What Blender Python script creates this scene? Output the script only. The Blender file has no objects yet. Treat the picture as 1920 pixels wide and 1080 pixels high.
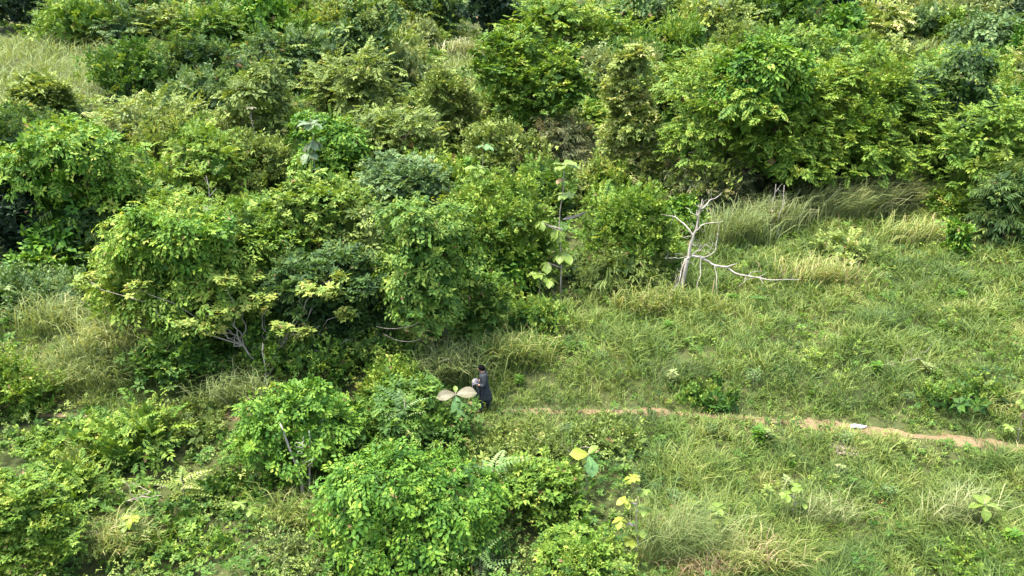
import bpy, math, random
import numpy as np
from mathutils import Vector, Matrix

# ------------------------------------------------------------------ camera, sky, sun, exposure
S = bpy.context.scene
COL = S.collection
CAM_Z, PITCH, FPX = 14.0, 22.0, 1478.0            # metres, degrees, focal length in photo pixels (1920 wide)
cam = bpy.data.cameras.new('camera'); cam.sensor_width = 36.0; cam.lens = 36.0 * FPX / 1920.0
cam.clip_end = 2000.0
camo = bpy.data.objects.new('camera', cam); COL.objects.link(camo)
camo.location = (0, 0, CAM_Z); camo.rotation_euler = (math.radians(90 - PITCH), 0, 0)
S.camera = camo

SUN_EL, SUN_AZ = math.radians(72), math.radians(-95)      # azimuth from +Y (away from camera) towards +X
sdir = Vector((math.cos(SUN_EL) * math.sin(SUN_AZ), math.cos(SUN_EL) * math.cos(SUN_AZ), math.sin(SUN_EL)))
W = bpy.data.worlds.new('World'); S.world = W; W.use_nodes = True
wn = W.node_tree.nodes; wl = W.node_tree.links
sky = wn.new('ShaderNodeTexSky'); sky.sky_type = 'NISHITA'; sky.sun_disc = False
sky.sun_elevation = SUN_EL; sky.sun_rotation = SUN_AZ; sky.air_density = 1.4; sky.dust_density = 5.0
wn['Background'].inputs['Strength'].default_value = 0.14
wl.new(sky.outputs[0], wn['Background'].inputs['Color'])
sun = bpy.data.lights.new('sun', 'SUN'); sun.energy = 2.2; sun.angle = math.radians(14.0); sun.color = (1.0, 0.955, 0.87)
suno = bpy.data.objects.new('sun', sun); COL.objects.link(suno)
suno.rotation_euler = (-sdir).to_track_quat('-Z', 'Y').to_euler(); suno.location = (0, 0, 60)
S.view_settings.view_transform = 'Standard'; S.view_settings.look = 'None'
S.view_settings.gamma = 1.0; S.view_settings.exposure = 2.24
S.cycles.max_bounces = 6; S.cycles.diffuse_bounces = 4; S.cycles.transmission_bounces = 4
S.cycles.caustics_reflective = False; S.cycles.caustics_refractive = False

RNG = np.random.default_rng(7)

# ------------------------------------------------------------------ terrain
def sstep(a, b, x):
    t = np.clip((x - a) / (b - a), 0, 1); return t * t * (3 - 2 * t)

def waves(P, scale, seed, n=7):
    r = np.random.default_rng(seed); P = np.asarray(P, float)
    k = r.normal(size=(n, P.shape[-1])); k /= np.linalg.norm(k, axis=1)[:, None]
    k *= (2 * math.pi / scale) * r.uniform(0.6, 1.8, (n, 1)); ph = r.uniform(0, 6.28, n)
    return np.sin(P @ k.T + ph).sum(-1) / math.sqrt(n) * 0.75

def path_y(x):
    return 23.4 - 2.3 * np.clip((np.asarray(x, float) - 4) / 12.1, 0, 1.7) ** 1.4 - 0.25 * sstep(0, 10, -np.asarray(x, float))

def height(x, y):
    x = np.asarray(x, float); y = np.asarray(y, float)
    d = y - path_y(x)
    z = np.where(d > 0, 0.097 * d, 0.07 * d)
    z = z + 0.45 * sstep(0.5, 2.2, d) - 0.3 * sstep(0.7, 2.0, -d)
    z = z + 0.06 * np.maximum(y - 105, 0)
    P = np.stack([x, y], -1)
    f = sstep(0.6, 4, np.abs(d))
    z = z + f * (0.12 * waves(P, 5.0, 11) + 0.3 * sstep(30, 60, y) * waves(P, 22, 12) * 2.0)
    return z

CP, SP = math.cos(math.radians(PITCH)), math.sin(math.radians(PITCH))
def ray(px, py):
    u, v = (px - 960.0) / FPX, (540.0 - py) / FPX
    return np.array([u, CP + v * SP, -SP + v * CP])          # per metre along the view axis

def ground(px, py):
    """where the line of sight through a photo pixel meets the hillside: x, y, z and the depth along the view axis"""
    d = ray(px, py); t0 = 8.0; t = t0
    while t < 330:
        p = np.array([0, 0, CAM_Z]) + d * t
        if p[2] < height(p[0], p[1]): break
        t0 = t; t += 0.25 + 0.004 * t
    for _ in range(20):
        m = 0.5 * (t0 + t); p = np.array([0, 0, CAM_Z]) + d * m
        if p[2] < height(p[0], p[1]): t = m
        else: t0 = m
    p = np.array([0, 0, CAM_Z]) + d * t
    return float(p[0]), float(p[1]), float(height(p[0], p[1])), t

def depth(P):
    P = np.asarray(P); return P[..., 1] * CP + (CAM_Z - P[..., 2]) * SP

# ------------------------------------------------------------------ materials
def new_mat(name):
    m = bpy.data.materials.new(name); m.use_nodes = True
    return m, m.node_tree.nodes, m.node_tree.links

def ramp_node(n, stops):
    r = n.new('ShaderNodeValToRGB'); e = r.color_ramp.elements
    e[0].position, e[0].color = stops[0][0], (*stops[0][1], 1)
    e[1].position, e[1].color = stops[-1][0], (*stops[-1][1], 1)
    for p, c in stops[1:-1]:
        x = e.new(p); x.color = (*c, 1)
    return r

BROWN = (0.19, 0.125, 0.06)
def leaf_mat(name, stops, trans=0.27, rough=0.55, spec=0.18, warm=(1.25, 1.15, 0.5), dead=True):
    m, n, l = new_mat(name)
    a = n.new('ShaderNodeAttribute'); a.attribute_name = 'tint'
    oi = n.new('ShaderNodeObjectInfo')
    ma = n.new('ShaderNodeMath'); ma.operation = 'MULTIPLY_ADD'; ma.inputs[1].default_value = 0.16; ma.inputs[2].default_value = -0.08
    l.new(oi.outputs['Random'], ma.inputs[0])
    ad = n.new('ShaderNodeMath'); ad.operation = 'ADD'; ad.use_clamp = True
    mi = n.new('ShaderNodeMath'); mi.operation = 'MINIMUM'; mi.inputs[1].default_value = .96; l.new(ad.outputs[0], mi.inputs[0])
    mxd = n.new('ShaderNodeMath'); mxd.operation = 'GREATER_THAN'; mxd.inputs[1].default_value = .995; l.new(a.outputs['Fac'], mxd.inputs[0])
    mm = n.new('ShaderNodeMath'); mm.operation = 'MAXIMUM'; l.new(mi.outputs[0], mm.inputs[0]); l.new(mxd.outputs[0], mm.inputs[1])
    l.new(a.outputs['Fac'], ad.inputs[0]); l.new(ma.outputs[0], ad.inputs[1])
    stops = [(q * .96, (c[0] * 1.04, c[1] * 1.0, c[2] * 1.15)) for q, c in stops] + ([(1.0, BROWN)] if dead else [])
    r = ramp_node(n, stops); l.new(mm.outputs[0], r.inputs[0])
    p = n['Principled BSDF']; p.inputs['Roughness'].default_value = rough
    p.inputs['Specular IOR Level'].default_value = spec
    l.new(r.outputs[0], p.inputs['Base Color'])
    t = n.new('ShaderNodeBsdfTranslucent')
    mx = n.new('ShaderNodeMix'); mx.data_type = 'RGBA'; mx.blend_type = 'MULTIPLY'; mx.inputs[0].default_value = 1.0
    l.new(r.outputs[0], mx.inputs[6]); mx.inputs[7].default_value = (*warm, 1)
    l.new(mx.outputs[2], t.inputs['Color'])
    ms = n.new('ShaderNodeMixShader'); ms.inputs[0].default_value = trans
    l.new(p.outputs[0], ms.inputs[1]); l.new(t.outputs[0], ms.inputs[2])
    l.new(ms.outputs[0], n['Material Output'].inputs['Surface'])
    return m

LM = {
 'lime':  leaf_mat('leaf_lime',  [(0, (.035,.095,.012)), (.35, (.085,.17,.018)), (.65, (.155,.255,.03)), (.93, (.27,.345,.05)), (1, (.36,.37,.08))]),
 'green': leaf_mat('leaf_green', [(0, (.022,.065,.012)), (.4, (.05,.12,.016)), (.75, (.10,.19,.024)), (1, (.19,.27,.04))]),
 'deep':  leaf_mat('leaf_deep',  [(0, (.016,.042,.013)), (.45, (.034,.08,.018)), (.8, (.075,.14,.026)), (1, (.15,.21,.04))]),
 'dark':  leaf_mat('leaf_dark',  [(0, (.010,.024,.013)), (.5, (.019,.044,.019)), (.85, (.038,.076,.028)), (1, (.07,.12,.04))], trans=.2),
 'olive': leaf_mat('leaf_olive', [(0, (.055,.095,.02)), (.4, (.11,.17,.032)), (.75, (.19,.26,.05)), (.95, (.28,.34,.09)), (1, (.38,.36,.14))]),
 'blue':  leaf_mat('leaf_blue',  [(0, (.03,.065,.022)), (.45, (.07,.135,.04)), (.8, (.13,.215,.065)), (1, (.22,.30,.10))]),
 'pale':  leaf_mat('leaf_pale',  [(0, (.08,.125,.035)), (.45, (.16,.22,.065)), (.8, (.27,.325,.11)), (1, (.42,.42,.19))]),
 'yellow':leaf_mat('leaf_yellow',[(0, (.07,.14,.02)), (.4, (.14,.22,.035)), (.8, (.23,.29,.05)), (1, (.33,.34,.07))]),
 'vine':  leaf_mat('leaf_vine',  [(0, (.022,.075,.010)), (.35, (.052,.14,.013)), (.7, (.12,.235,.022)), (.95, (.22,.32,.035)), (1, (.30,.35,.06))], rough=.5, spec=.16),
 'reed':  leaf_mat('reed_blade', [(0, (.085,.13,.04)), (.4, (.165,.225,.065)), (.8, (.27,.315,.105)), (1, (.38,.38,.17))], trans=.3, rough=.55, dead=False),
 'grass': leaf_mat('grass_blade',[(0, (.055,.10,.026)), (.3, (.11,.18,.032)), (.55, (.19,.245,.055)), (.78, (.285,.30,.095)), (.92, (.38,.345,.17)), (1, (.28,.20,.11))], trans=.3, rough=.55, dead=False),
 'straw': leaf_mat('straw_blade',[(0, (.10,.155,.04)), (.4, (.20,.25,.08)), (.8, (.41,.41,.20)), (1, (.50,.46,.27))], trans=.3, rough=.6, warm=(1.1,1.05,.7), dead=False),
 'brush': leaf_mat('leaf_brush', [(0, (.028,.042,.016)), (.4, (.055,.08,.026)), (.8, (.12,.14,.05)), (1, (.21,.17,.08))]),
 'rust':  leaf_mat('leaf_rust',  [(0, (.12,.06,.02)), (.5, (.28,.14,.05)), (1, (.40,.26,.09))], warm=(1.2,1.0,.6)),
}

def bark_mat(name, c0, c1, scale=9.0):
    m, n, l = new_mat(name)
    tc = n.new('ShaderNodeTexCoord'); mp = n.new('ShaderNodeMapping'); mp.inputs['Scale'].default_value = (1, 1, .25)
    nz = n.new('ShaderNodeTexNoise'); nz.inputs['Scale'].default_value = scale; nz.inputs['Detail'].default_value = 6
    l.new(tc.outputs['Object'], mp.inputs[0]); l.new(mp.outputs[0], nz.inputs['Vector'])
    r = ramp_node(n, [(.3, c0), (.7, c1)]); l.new(nz.outputs[0], r.inputs[0])
    p = n['Principled BSDF']; p.inputs['Roughness'].default_value = .85; p.inputs['Specular IOR Level'].default_value = .2
    l.new(r.outputs[0], p.inputs['Base Color'])
    b = n.new('ShaderNodeBump'); b.inputs['Strength'].default_value = .6; b.inputs['Distance'].default_value = .02
    l.new(nz.outputs[0], b.inputs['Height']); l.new(b.outputs[0], p.inputs['Normal'])
    return m
BARK = bark_mat('bark_brown', (.06, .045, .03), (.16, .13, .095))
BARKP = bark_mat('bark_pale', (.16, .14, .11), (.34, .30, .25))
BONE = bark_mat('weathered_wood', (.20, .175, .145), (.46, .42, .37), 7)

def plain_mat(name, col, rough=.7, var=.25, scale=25, spec=.25):
    m, n, l = new_mat(name)
    tc = n.new('ShaderNodeTexCoord'); nz = n.new('ShaderNodeTexNoise'); nz.inputs['Scale'].default_value = scale; nz.inputs['Detail'].default_value = 4
    l.new(tc.outputs['Object'], nz.inputs['Vector'])
    lo = tuple(c * (1 - var) for c in col); hi = tuple(min(1, c * (1 + var)) for c in col)
    r = ramp_node(n, [(.3, lo), (.7, hi)]); l.new(nz.outputs[0], r.inputs[0])
    p = n['Principled BSDF']; p.inputs['Roughness'].default_value = rough; p.inputs['Specular IOR Level'].default_value = spec
    l.new(r.outputs[0], p.inputs['Base Color'])
    b = n.new('ShaderNodeBump'); b.inputs['Strength'].default_value = .3; b.inputs['Distance'].default_value = .01
    l.new(nz.outputs[0], b.inputs['Height']); l.new(b.outputs[0], p.inputs['Normal'])
    return m

def soil_mat(name, cols, scale):
    m, n, l = new_mat(name)
    tc = n.new('ShaderNodeTexCoord')
    n1 = n.new('ShaderNodeTexNoise'); n1.inputs['Scale'].default_value = scale; n1.inputs['Detail'].default_value = 10; n1.inputs['Roughness'].default_value = .65
    n2 = n.new('ShaderNodeTexNoise'); n2.inputs['Scale'].default_value = scale * 14; n2.inputs['Detail'].default_value = 6
    l.new(tc.outputs['Object'], n1.inputs['Vector']); l.new(tc.outputs['Object'], n2.inputs['Vector'])
    mx = n.new('ShaderNodeMath'); mx.operation = 'MULTIPLY_ADD'; mx.inputs[1].default_value = .45
    l.new(n2.outputs[0], mx.inputs[0]); 
    sc = n.new('ShaderNodeMath'); sc.operation = 'MULTIPLY'; sc.inputs[1].default_value = .6; l.new(n1.outputs[0], sc.inputs[0]); l.new(sc.outputs[0], mx.inputs[2])
    r = ramp_node(n, cols); l.new(mx.outputs[0], r.inputs[0])
    p = n['Principled BSDF']; p.inputs['Roughness'].default_value = .95; p.inputs['Specular IOR Level'].default_value = .1
    l.new(r.outputs[0], p.inputs['Base Color'])
    b = n.new('ShaderNodeBump'); b.inputs['Strength'].default_value = .8; b.inputs['Distance'].default_value = .06
    l.new(n2.outputs[0], b.inputs['Height']); l.new(b.outputs[0], p.inputs['Normal'])
    return m
GROUND = soil_mat('ground_litter', [(.30, (.022,.028,.012)), (.45, (.04,.052,.018)), (.58, (.06,.07,.024)), (.72, (.10,.08,.045))], .35)
DIRT = soil_mat('path_dirt', [(.30, (.088,.064,.034)), (.5, (.145,.106,.058)), (.7, (.20,.155,.092))], .9)

# ------------------------------------------------------------------ mesh helpers
def mesh_from(name, V, F, mats, tint=None, smooth=True, mat_idx=None):
    V = np.ascontiguousarray(V, np.float32); F = np.ascontiguousarray(F, np.int32)
    me = bpy.data.meshes.new(name)
    k = F.shape[1]
    me.vertices.add(len(V)); me.vertices.foreach_set('co', V.ravel())
    me.loops.add(F.size); me.loops.foreach_set('vertex_index', F.ravel())
    me.polygons.add(len(F)); me.polygons.foreach_set('loop_start', np.arange(0, F.size, k, dtype=np.int32))
    if mat_idx is not None: me.polygons.foreach_set('material_index', np.asarray(mat_idx, np.int32))
    if not smooth:
        me.polygons.foreach_set('use_smooth', np.zeros(len(F), bool))
    me.update(calc_edges=True)
    if tint is not None:
        a = me.attributes.new('tint', 'FLOAT', 'POINT'); a.data.foreach_set('value', np.ascontiguousarray(tint, np.float32))
    for m in (mats if isinstance(mats, (list, tuple)) else [mats]): me.materials.append(m)
    return me

def obj(name, me, parent=None, loc=None):
    o = bpy.data.objects.new(name, me); COL.objects.link(o)
    if parent is not None: o.parent = parent
    if loc is not None: o.location = loc
    return o

def tag(o, label=None, cat=None, group=None, kind=None):
    if label: o['label'] = label
    if cat: o['category'] = cat
    if group: o['group'] = group
    if kind: o['kind'] = kind
    return o

def thing(name, label, cat, loc, group=None, rz=0):
    o = bpy.data.objects.new(name, None); COL.objects.link(o); o.location = loc; o.rotation_euler = (0, 0, rz)
    o.empty_display_size = .3
    return tag(o, label, cat, group)

def unit(v): return v / np.maximum(np.linalg.norm(v, axis=-1, keepdims=True), 1e-9)

def leaves(P, D, N, L, Wd, T, fold=.16, droop=.12, rich=False):
    """leaf blades folded along the midrib: base P, axis D, upper side N, length, width, tint -> verts, tris, tint"""
    n = len(P); D = unit(D); X = unit(np.cross(D, N)); N = np.cross(X, D)
    L = np.broadcast_to(np.asarray(L, float), (n,))[:, None]; w = np.broadcast_to(np.asarray(Wd, float), (n,))[:, None] * .5
    if not rich:
        mid = P + D * L * .42
        V = np.stack([P, mid + X * w + N * w * fold * 2, P + D * L - N * L * droop, mid - X * w + N * w * fold * 2], 1)
        f = np.array([[0, 1, 2], [0, 2, 3]])
    else:
        a, b = P + D * L * .28, P + D * L * .66 - N * L * droop * .35
        up = N * w * fold * 2
        V = np.stack([P, a + X * w * .92 + up, b + X * w * .72 + up * .7, P + D * L - N * L * droop, b - X * w * .72 + up * .7, a - X * w * .92 + up, (a + b) * .5], 1)
        f = np.array([[0, 1, 6], [1, 2, 6], [2, 3, 6], [3, 4, 6], [4, 5, 6], [5, 0, 6]])
    k = V.shape[1]
    F = (np.arange(n)[:, None, None] * k + f[None]).reshape(-1, 3)
    T = np.clip(T, 0, .97); T = np.where(((np.arange(n) * 7919 + 500) % 1009) < 5, 1.0, T)
    return V.reshape(-1, 3), F, np.repeat(T, k)

def tube(pts, rad, sides=6, cap=True):
    pts = np.asarray(pts, float); rad = np.broadcast_to(np.asarray(rad, float), (len(pts),))
    t = np.gradient(pts, axis=0); t = unit(t)
    ref = np.array([0.31, 0.87, 0.38]); a = unit(np.cross(t, ref)); b = np.cross(t, a)
    an = np.linspace(0, 2 * math.pi, sides, endpoint=False)
    V = pts[:, None] + rad[:, None, None] * (np.cos(an)[None, :, None] * a[:, None] + np.sin(an)[None, :, None] * b[:, None])
    V = V.reshape(-1, 3); F = []
    for i in range(len(pts) - 1):
        for j in range(sides):
            p, q = i * sides + j, i * sides + (j + 1) % sides
            F += [(p, q, q + sides), (p, q + sides, p + sides)]
    if cap:
        V = np.vstack([V, pts[-1:] + t[-1:] * rad[-1]]); c = len(V) - 1; o = (len(pts) - 1) * sides
        F += [(o + j, o + (j + 1) % sides, c) for j in range(sides)]
    return V, np.array(F, int)

def merge(parts):
    V, F, off = [], [], 0
    for v, f in parts:
        V.append(v); F.append(f + off); off += len(v)
    return np.vstack(V), np.vstack(F)

def wobble(a, b, n, amp, r, sag=0):
    t = np.linspace(0, 1, n)[:, None]; a = np.asarray(a, float); b = np.asarray(b, float)
    p = a + (b - a) * t; L = np.linalg.norm(b - a)
    e = r.normal(size=(n, 3)) * amp * L; e[0] = 0; e[-1] = 0
    p = p + e; p[:, 2] -= sag * L * 4 * (t * (1 - t))[:, 0]
    return p

# ------------------------------------------------------------------ sprays: little twigs of leaves, laid out along +X with +Z up
def template(style, r):
    p, d, n, l, w, t = [], [], [], [], [], []
    def add(pp, dd, nn, ll, ww, tt): p.append(pp); d.append(dd); n.append(nn); l.append(ll); w.append(ww); t.append(tt)
    if style == 'pinnate':
        for i in range(7):
            x = .12 + .86 * i / 6; z = -.22 * x * x; ll = .36 * (1 - .55 * abs(x - .45))
            for s in (-1, 1):
                add((x, s * .015, z), (.55, s * .85, -.1 - .2 * x), (0, s * -.15, 1), ll * r.uniform(.85, 1.15), .15, .12 * x)
        add((1, 0, -.22), (1, 0, -.45), (0, 0, 1), .3, .14, .16)
    elif style == 'fern':
        for i in range(10):
            x = .1 + .9 * i / 9; z = .15 * x - .38 * x * x; ll = .34 * (1.05 - .8 * x)
            for s in (-1, 1): add((x, 0, z), (.35, s * .95, -.12), (0, 0, 1), ll, .085, .05)
        add((1, 0, -.23), (1, 0, -.5), (0, 0, 1), .12, .07, .05)
    elif style == 'broad':
        k = 7
        for i in range(k):
            a = 6.283 * i / k + r.uniform(-.3, .3); el = r.uniform(-.15, .45)
            add((.25 + .1 * math.cos(a), .1 * math.sin(a), 0), (math.cos(a) + .35, math.sin(a), el), (-.3 * math.cos(a), -.3 * math.sin(a), 1), r.uniform(.55, .85), r.uniform(.32, .44), r.uniform(-.08, .08))
    elif style == 'fine':
        for i in range(11):
            x = r.uniform(0, 1); v = r.normal(size=3); v[2] *= .6
            add((x, r.normal() * .16, r.normal() * .12), (v[0] * .6 + .6, v[1], v[2] * .6 + .1), (r.normal() * .4, r.normal() * .4, 1), r.uniform(.3, .46), r.uniform(.17, .24), .1 * x)
    elif style == 'willow':
        for i in range(10):
            x = .05 + .95 * i / 9; s = 1 if i % 2 else -1
            add((x, s * .02, -.25 * x * x), (.75, s * .6, -.45 - .3 * r.uniform()), (0, -s * .2, 1), r.uniform(.42, .58), .085, .08 * x)
    elif style == 'vine':
        for i in range(6):
            x = i / 5; s = 1 if i % 2 else -1
            add((x, s * .12, 0), (.75, s * .5 + r.normal() * .25, -.05), (r.normal() * .25, r.normal() * .25, 1), r.uniform(.4, .56), r.uniform(.24, .32), .1 * x)
    f = lambda q: np.array(q, float)
    return f(p), f(d), f(n), f(l), f(w), f(t)

def spray_leaves(style, P, X, Z, size, tint, r, rich=False, leaf_jit=.12, nvar=4, **kw):
    """lay a spray of leaves at each point P with axis X and upper side Z"""
    out = []; n = len(P); which = r.integers(0, nvar, n); off = 0
    X = unit(X); Y = unit(np.cross(Z, X)); Z = np.cross(X, Y)
    for k in range(nvar):
        m = which == k
        if not m.any(): continue
        p, d, nn, l, w, t = template(style, r)
        R = np.stack([X[m], Y[m], Z[m]], 1); sz = size[m][:, None]
        Pp = P[m][:, None] + np.einsum('lj,sjk->slk', p, R) * sz[..., None]
        Dd = np.einsum('lj,sjk->slk', d, R); Nn = np.einsum('lj,sjk->slk', nn, R)
        Dd = unit(Dd) + r.normal(size=Dd.shape) * leaf_jit; Nn = unit(Nn) + r.normal(size=Nn.shape) * leaf_jit * 1.5
        T = tint[m][:, None] + t[None] + r.normal(size=(m.sum(), len(l))) * .11
        v, f, tt = leaves(Pp.reshape(-1, 3), Dd.reshape(-1, 3), Nn.reshape(-1, 3), (l[None] * sz).ravel(), (w[None] * sz).ravel(), T.ravel(), rich=rich, **kw)
        out.append((v, f + off, tt)); off += len(v)
    return np.vstack([o[0] for o in out]), np.vstack([o[1] for o in out]), np.concatenate([o[2] for o in out])

NLEAF = {'pinnate': 15, 'fern': 21, 'broad': 7, 'fine': 11, 'willow': 10, 'vine': 6}
SPRAY_PX = {'pinnate': 10.5, 'fern': 12, 'broad': 6.2, 'fine': 7.8, 'willow': 8.5, 'vine': 7.6}     # spray length in render pixels at the plant's distance
LEAF_COUNT = [0]

def crown_mesh(style, w, dp, h, mkey, dist, seed, shape='dome', dens=1.0, floor=0.0, size=1.0, gap=.36, tilt=0.0, rich=False, lobes=None, tb=0.0):
    """a crown of foliage round (0,0,0..h): lobes -> clumps -> sprays -> leaves; returns mesh and clump centres"""
    r = np.random.default_rng(seed)
    rx, ry, rz = w / 2, dp / 2, (h - floor) / 2; C0 = np.array([0, 0, floor + rz])
    # lobes
    if lobes is None:
        nl = {'dome': 16, 'tall': 18, 'column': 9, 'flat': 12, 'mound': 8}[shape]
        L = []
        for i in range(nl):
            v = unit(r.normal(size=3)); q = r.uniform(.5, .85)
            if shape == 'column':
                z = -.8 + 1.6 * i / (nl - 1); c = np.array([r.uniform(-.3, .3) * (1 - .5 * (z + 1) / 2), r.uniform(-.3, .3), z]); s = .62 - .3 * (z + 1) / 2
                L.append((c, np.array([s, s, s * .45])))
                continue
            c = v * q
            if shape in ('dome', 'mound'): c[2] = abs(c[2]) * .95 - .3
            if shape == 'flat': c[2] = c[2] * .5 + .25
            s = r.uniform(.16, .42)
            L.append((c, np.array([s, s, s * r.uniform(.8, 1.1)])))
        if shape in ('dome', 'mound'):
            for i in range(6):
                a = 6.28 * i / 6 + r.uniform(0, 1); q = r.uniform(.45, .75); s = r.uniform(.28, .46); L.append((np.array([q * math.cos(a), q * math.sin(a), -.62]), np.array([s, s, .42])))
        L.append((np.array([0, 0, .1]), np.array([.45, .45, .42])))
    else: L = [(np.array(c, float), np.array(s, float)) for c, s in lobes]
    sc = np.array([rx, ry, rz]); LC = np.array([c for c, s in L]); LS = np.array([s for c, s in L])
    # how many leaves
    ppm = FPX * 1024 / 1920 / dist
    sp = SPRAY_PX[style] / ppm * size
    if style == 'vine' : sp = max(sp, .21)
    area = math.pi * w * h * 1.15
    per = {'pinnate': .30, 'fern': .3, 'broad': .55, 'fine': .42, 'willow': .25, 'vine': .42}[style] * sp * sp
    ns = int(min(11000, max(40, 0.79 * dens * area / per)))
    # candidate points on the lobes
    m = ns * 5
    k = r.choice(len(L), m, p=(LS.prod(1) ** .667) / (LS.prod(1) ** .667).sum())
    v = unit(r.normal(size=(m, 3)))
    v[:, 2] = np.where(v[:, 2] < -.35, -v[:, 2], v[:, 2])
    q = LC[k] + v * LS[k] * (1 + .13 * waves(v * 2.2 + LC[k] * 5, 1.2, seed + 3)[:, None])
    nrm = unit(v / LS[k] / sc); P = q * sc + C0
    inside = np.zeros(m, bool)
    for i in range(len(L)):
        inside |= (((q - LC[i]) / LS[i]) ** 2).sum(1) < .74
    deep = r.uniform(size=m) < .10
    ok = (~inside | deep) & (P[:, 2] > floor * .9 + .02 * h)
    # the far side needs fewer leaves than the side that faces open ground
    back = sstep(.1, .8, nrm[:, 1]) * (1 - sstep(.3, .7, nrm[:, 2]))
    ok &= r.uniform(size=m) > back * .6
    # gaps between clumps
    cl = waves(P, max(.9, w * .22), seed + 5)
    ok &= (cl > -1.2 + gap * 2.0 * r.uniform(.4, 1.2, m)) | (r.uniform(size=m) < .12)
    cl2 = waves(P, max(.5, w * .10), seed + 15); ok &= (cl2 > -.45) | (r.uniform(size=m) < .25)
    idx = np.flatnonzero(ok)[:ns]
    P, nrm, cl, cl2 = P[idx], nrm[idx], cl[idx], cl2[idx]; n = len(idx)
    # clump bumps push foliage in and out so the outline is uneven
    P = P + nrm * (cl[:, None] * .07 * min(w, h) + .05 * min(w, h) * waves(P, w * .5, seed + 6)[:, None] + np.clip(.035 * w, .05, .22) * cl2[:, None] + np.abs(r.normal(size=(n, 1))) * sp * .25)
    up = np.array([0, 0, 1.0]); jit = r.normal(size=(n, 3))
    hor = nrm * np.array([1, 1, .15])
    if style == 'pinnate': X = unit(hor) * .9 + jit * .38 + up * .12; Z = up + .35 * nrm + jit[::-1] * .18
    elif style == 'fern': X = unit(hor) + jit * .45 + up * .35; Z = up + .3 * nrm + jit[::-1] * .15
    elif style == 'broad': X = nrm * .8 + up * .55 + jit * .35; Z = X + up * .6 + jit[::-1] * .3; X = unit(hor) + jit * .5
    elif style == 'fine': X = nrm + up * .35 + jit * .5; Z = up + nrm * .8 + jit[::-1] * .4
    elif style == 'willow': X = hor + jit * .4 - up * .05; Z = up + nrm * .6 + jit[::-1] * .2
    else:
        dn = np.array([0, 0, -1.0]); T = dn - (nrm @ dn)[:, None] * nrm
        X = unit(T + .05 * jit) * .8 + hor * .4 + jit * .5; Z = nrm + up * .35 + jit[::-1] * .28
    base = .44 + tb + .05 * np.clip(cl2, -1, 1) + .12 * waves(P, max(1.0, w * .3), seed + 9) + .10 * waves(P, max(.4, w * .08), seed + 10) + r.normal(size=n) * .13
    size_ = sp * np.clip(np.exp(r.normal(size=n) * .32), .45, 1.75)
    # oversized inner leaves, darker tinted, added to block light and blacken the gaps
    nc = int(30 + ns * .055); k = r.choice(len(L), nc, p=(LS.prod(1) ** .667) / (LS.prod(1) ** .667).sum()); v = unit(r.normal(size=(nc, 3)))
    PC = (LC[k] + v * LS[k] * r.uniform(.55, .78, (nc, 1))) * sc + C0; kk = PC[:, 2] > floor * .9 + .05 * h; PC, v = PC[kk], v[kk]; nc = len(PC)
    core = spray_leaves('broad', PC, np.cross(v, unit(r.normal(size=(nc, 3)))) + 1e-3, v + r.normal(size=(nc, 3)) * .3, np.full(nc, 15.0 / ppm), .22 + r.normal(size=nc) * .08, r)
    # shoots: strings of small sprays that stand out of the outline, or hang down where it is a vine
    nsh = int(10 + n * .012); src = r.integers(0, n, nsh); k = 5
    dirs = unit(nrm[src] * .8 + up * (.75 if style != 'vine' else -.1) + r.normal(size=(nsh, 3)) * .45)
    hang = (nrm[src][:, 2] < .25) if style == 'vine' else np.zeros(nsh, bool)
    dirs[hang] = unit(np.array([0, 0, -1.]) + r.normal(size=(hang.sum(), 3)) * .12 + nrm[src][hang] * .15)
    ln = r.uniform(.5, 1.9, nsh) * sp * np.where(hang, 1.6, 1.0); u = np.linspace(.15, 1, k)
    SPt = (P[src][:, None] + dirs[:, None] * (ln[:, None] * u)[..., None]); SPt[..., 2] -= (ln[:, None] * u ** 2) * .18
    SX = np.repeat(dirs, k, 0) + r.normal(size=(nsh * k, 3)) * .5; SZ = up + .3 * np.repeat(nrm[src], k, 0) + r.normal(size=(nsh * k, 3)) * .3
    keep = SPt.reshape(-1, 3)[:, 2] > .05
    P0 = P; P = np.vstack([P, SPt.reshape(-1, 3)[keep]]); X = np.vstack([X, SX[keep]]); Z = np.vstack([Z, SZ[keep]])
    base = np.concatenate([base, (np.repeat(base[src], k) + .12)[keep]]); size_ = np.concatenate([size_, (np.repeat(r.uniform(.45, .8, nsh), k) * sp)[keep]])
    st2 = {'vine': 'broad', 'pinnate': 'fine', 'fine': 'broad', 'broad': 'fine', 'willow': 'fine', 'fern': 'fine'}[style]
    mk2 = waves(P, max(1.0, w * .33), seed + 21) > (.45 if style != 'vine' else .25)
    if rich or mk2.all() or not mk2.any(): V, F, T = spray_leaves(style, P, X, Z, size_, base, r, rich=rich)
    else:
        a = spray_leaves(style, P[~mk2], X[~mk2], Z[~mk2], size_[~mk2], base[~mk2], r)
        q2 = size_[mk2] * SPRAY_PX[st2] / SPRAY_PX[style]; X2 = X[mk2] + np.array([0, 0, .5]) + r.normal(size=(mk2.sum(), 3)) * .4
        b = spray_leaves(st2, P[mk2], X2, Z[mk2] + np.array([0, 0, .4]), q2, base[mk2] + .06, r)
        V = np.vstack([a[0], b[0]]); F = np.vstack([a[1], b[1] + len(a[0])]); T = np.concatenate([a[2], b[2]])
    P = P0
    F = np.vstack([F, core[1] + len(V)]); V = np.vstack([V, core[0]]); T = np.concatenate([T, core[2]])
    LEAF_COUNT[0] += len(F)
    if tilt: V[:, 0] += V[:, 2] * tilt
    me = mesh_from('crown', V, F, LM[mkey], T)
    return me, P, nrm

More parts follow.
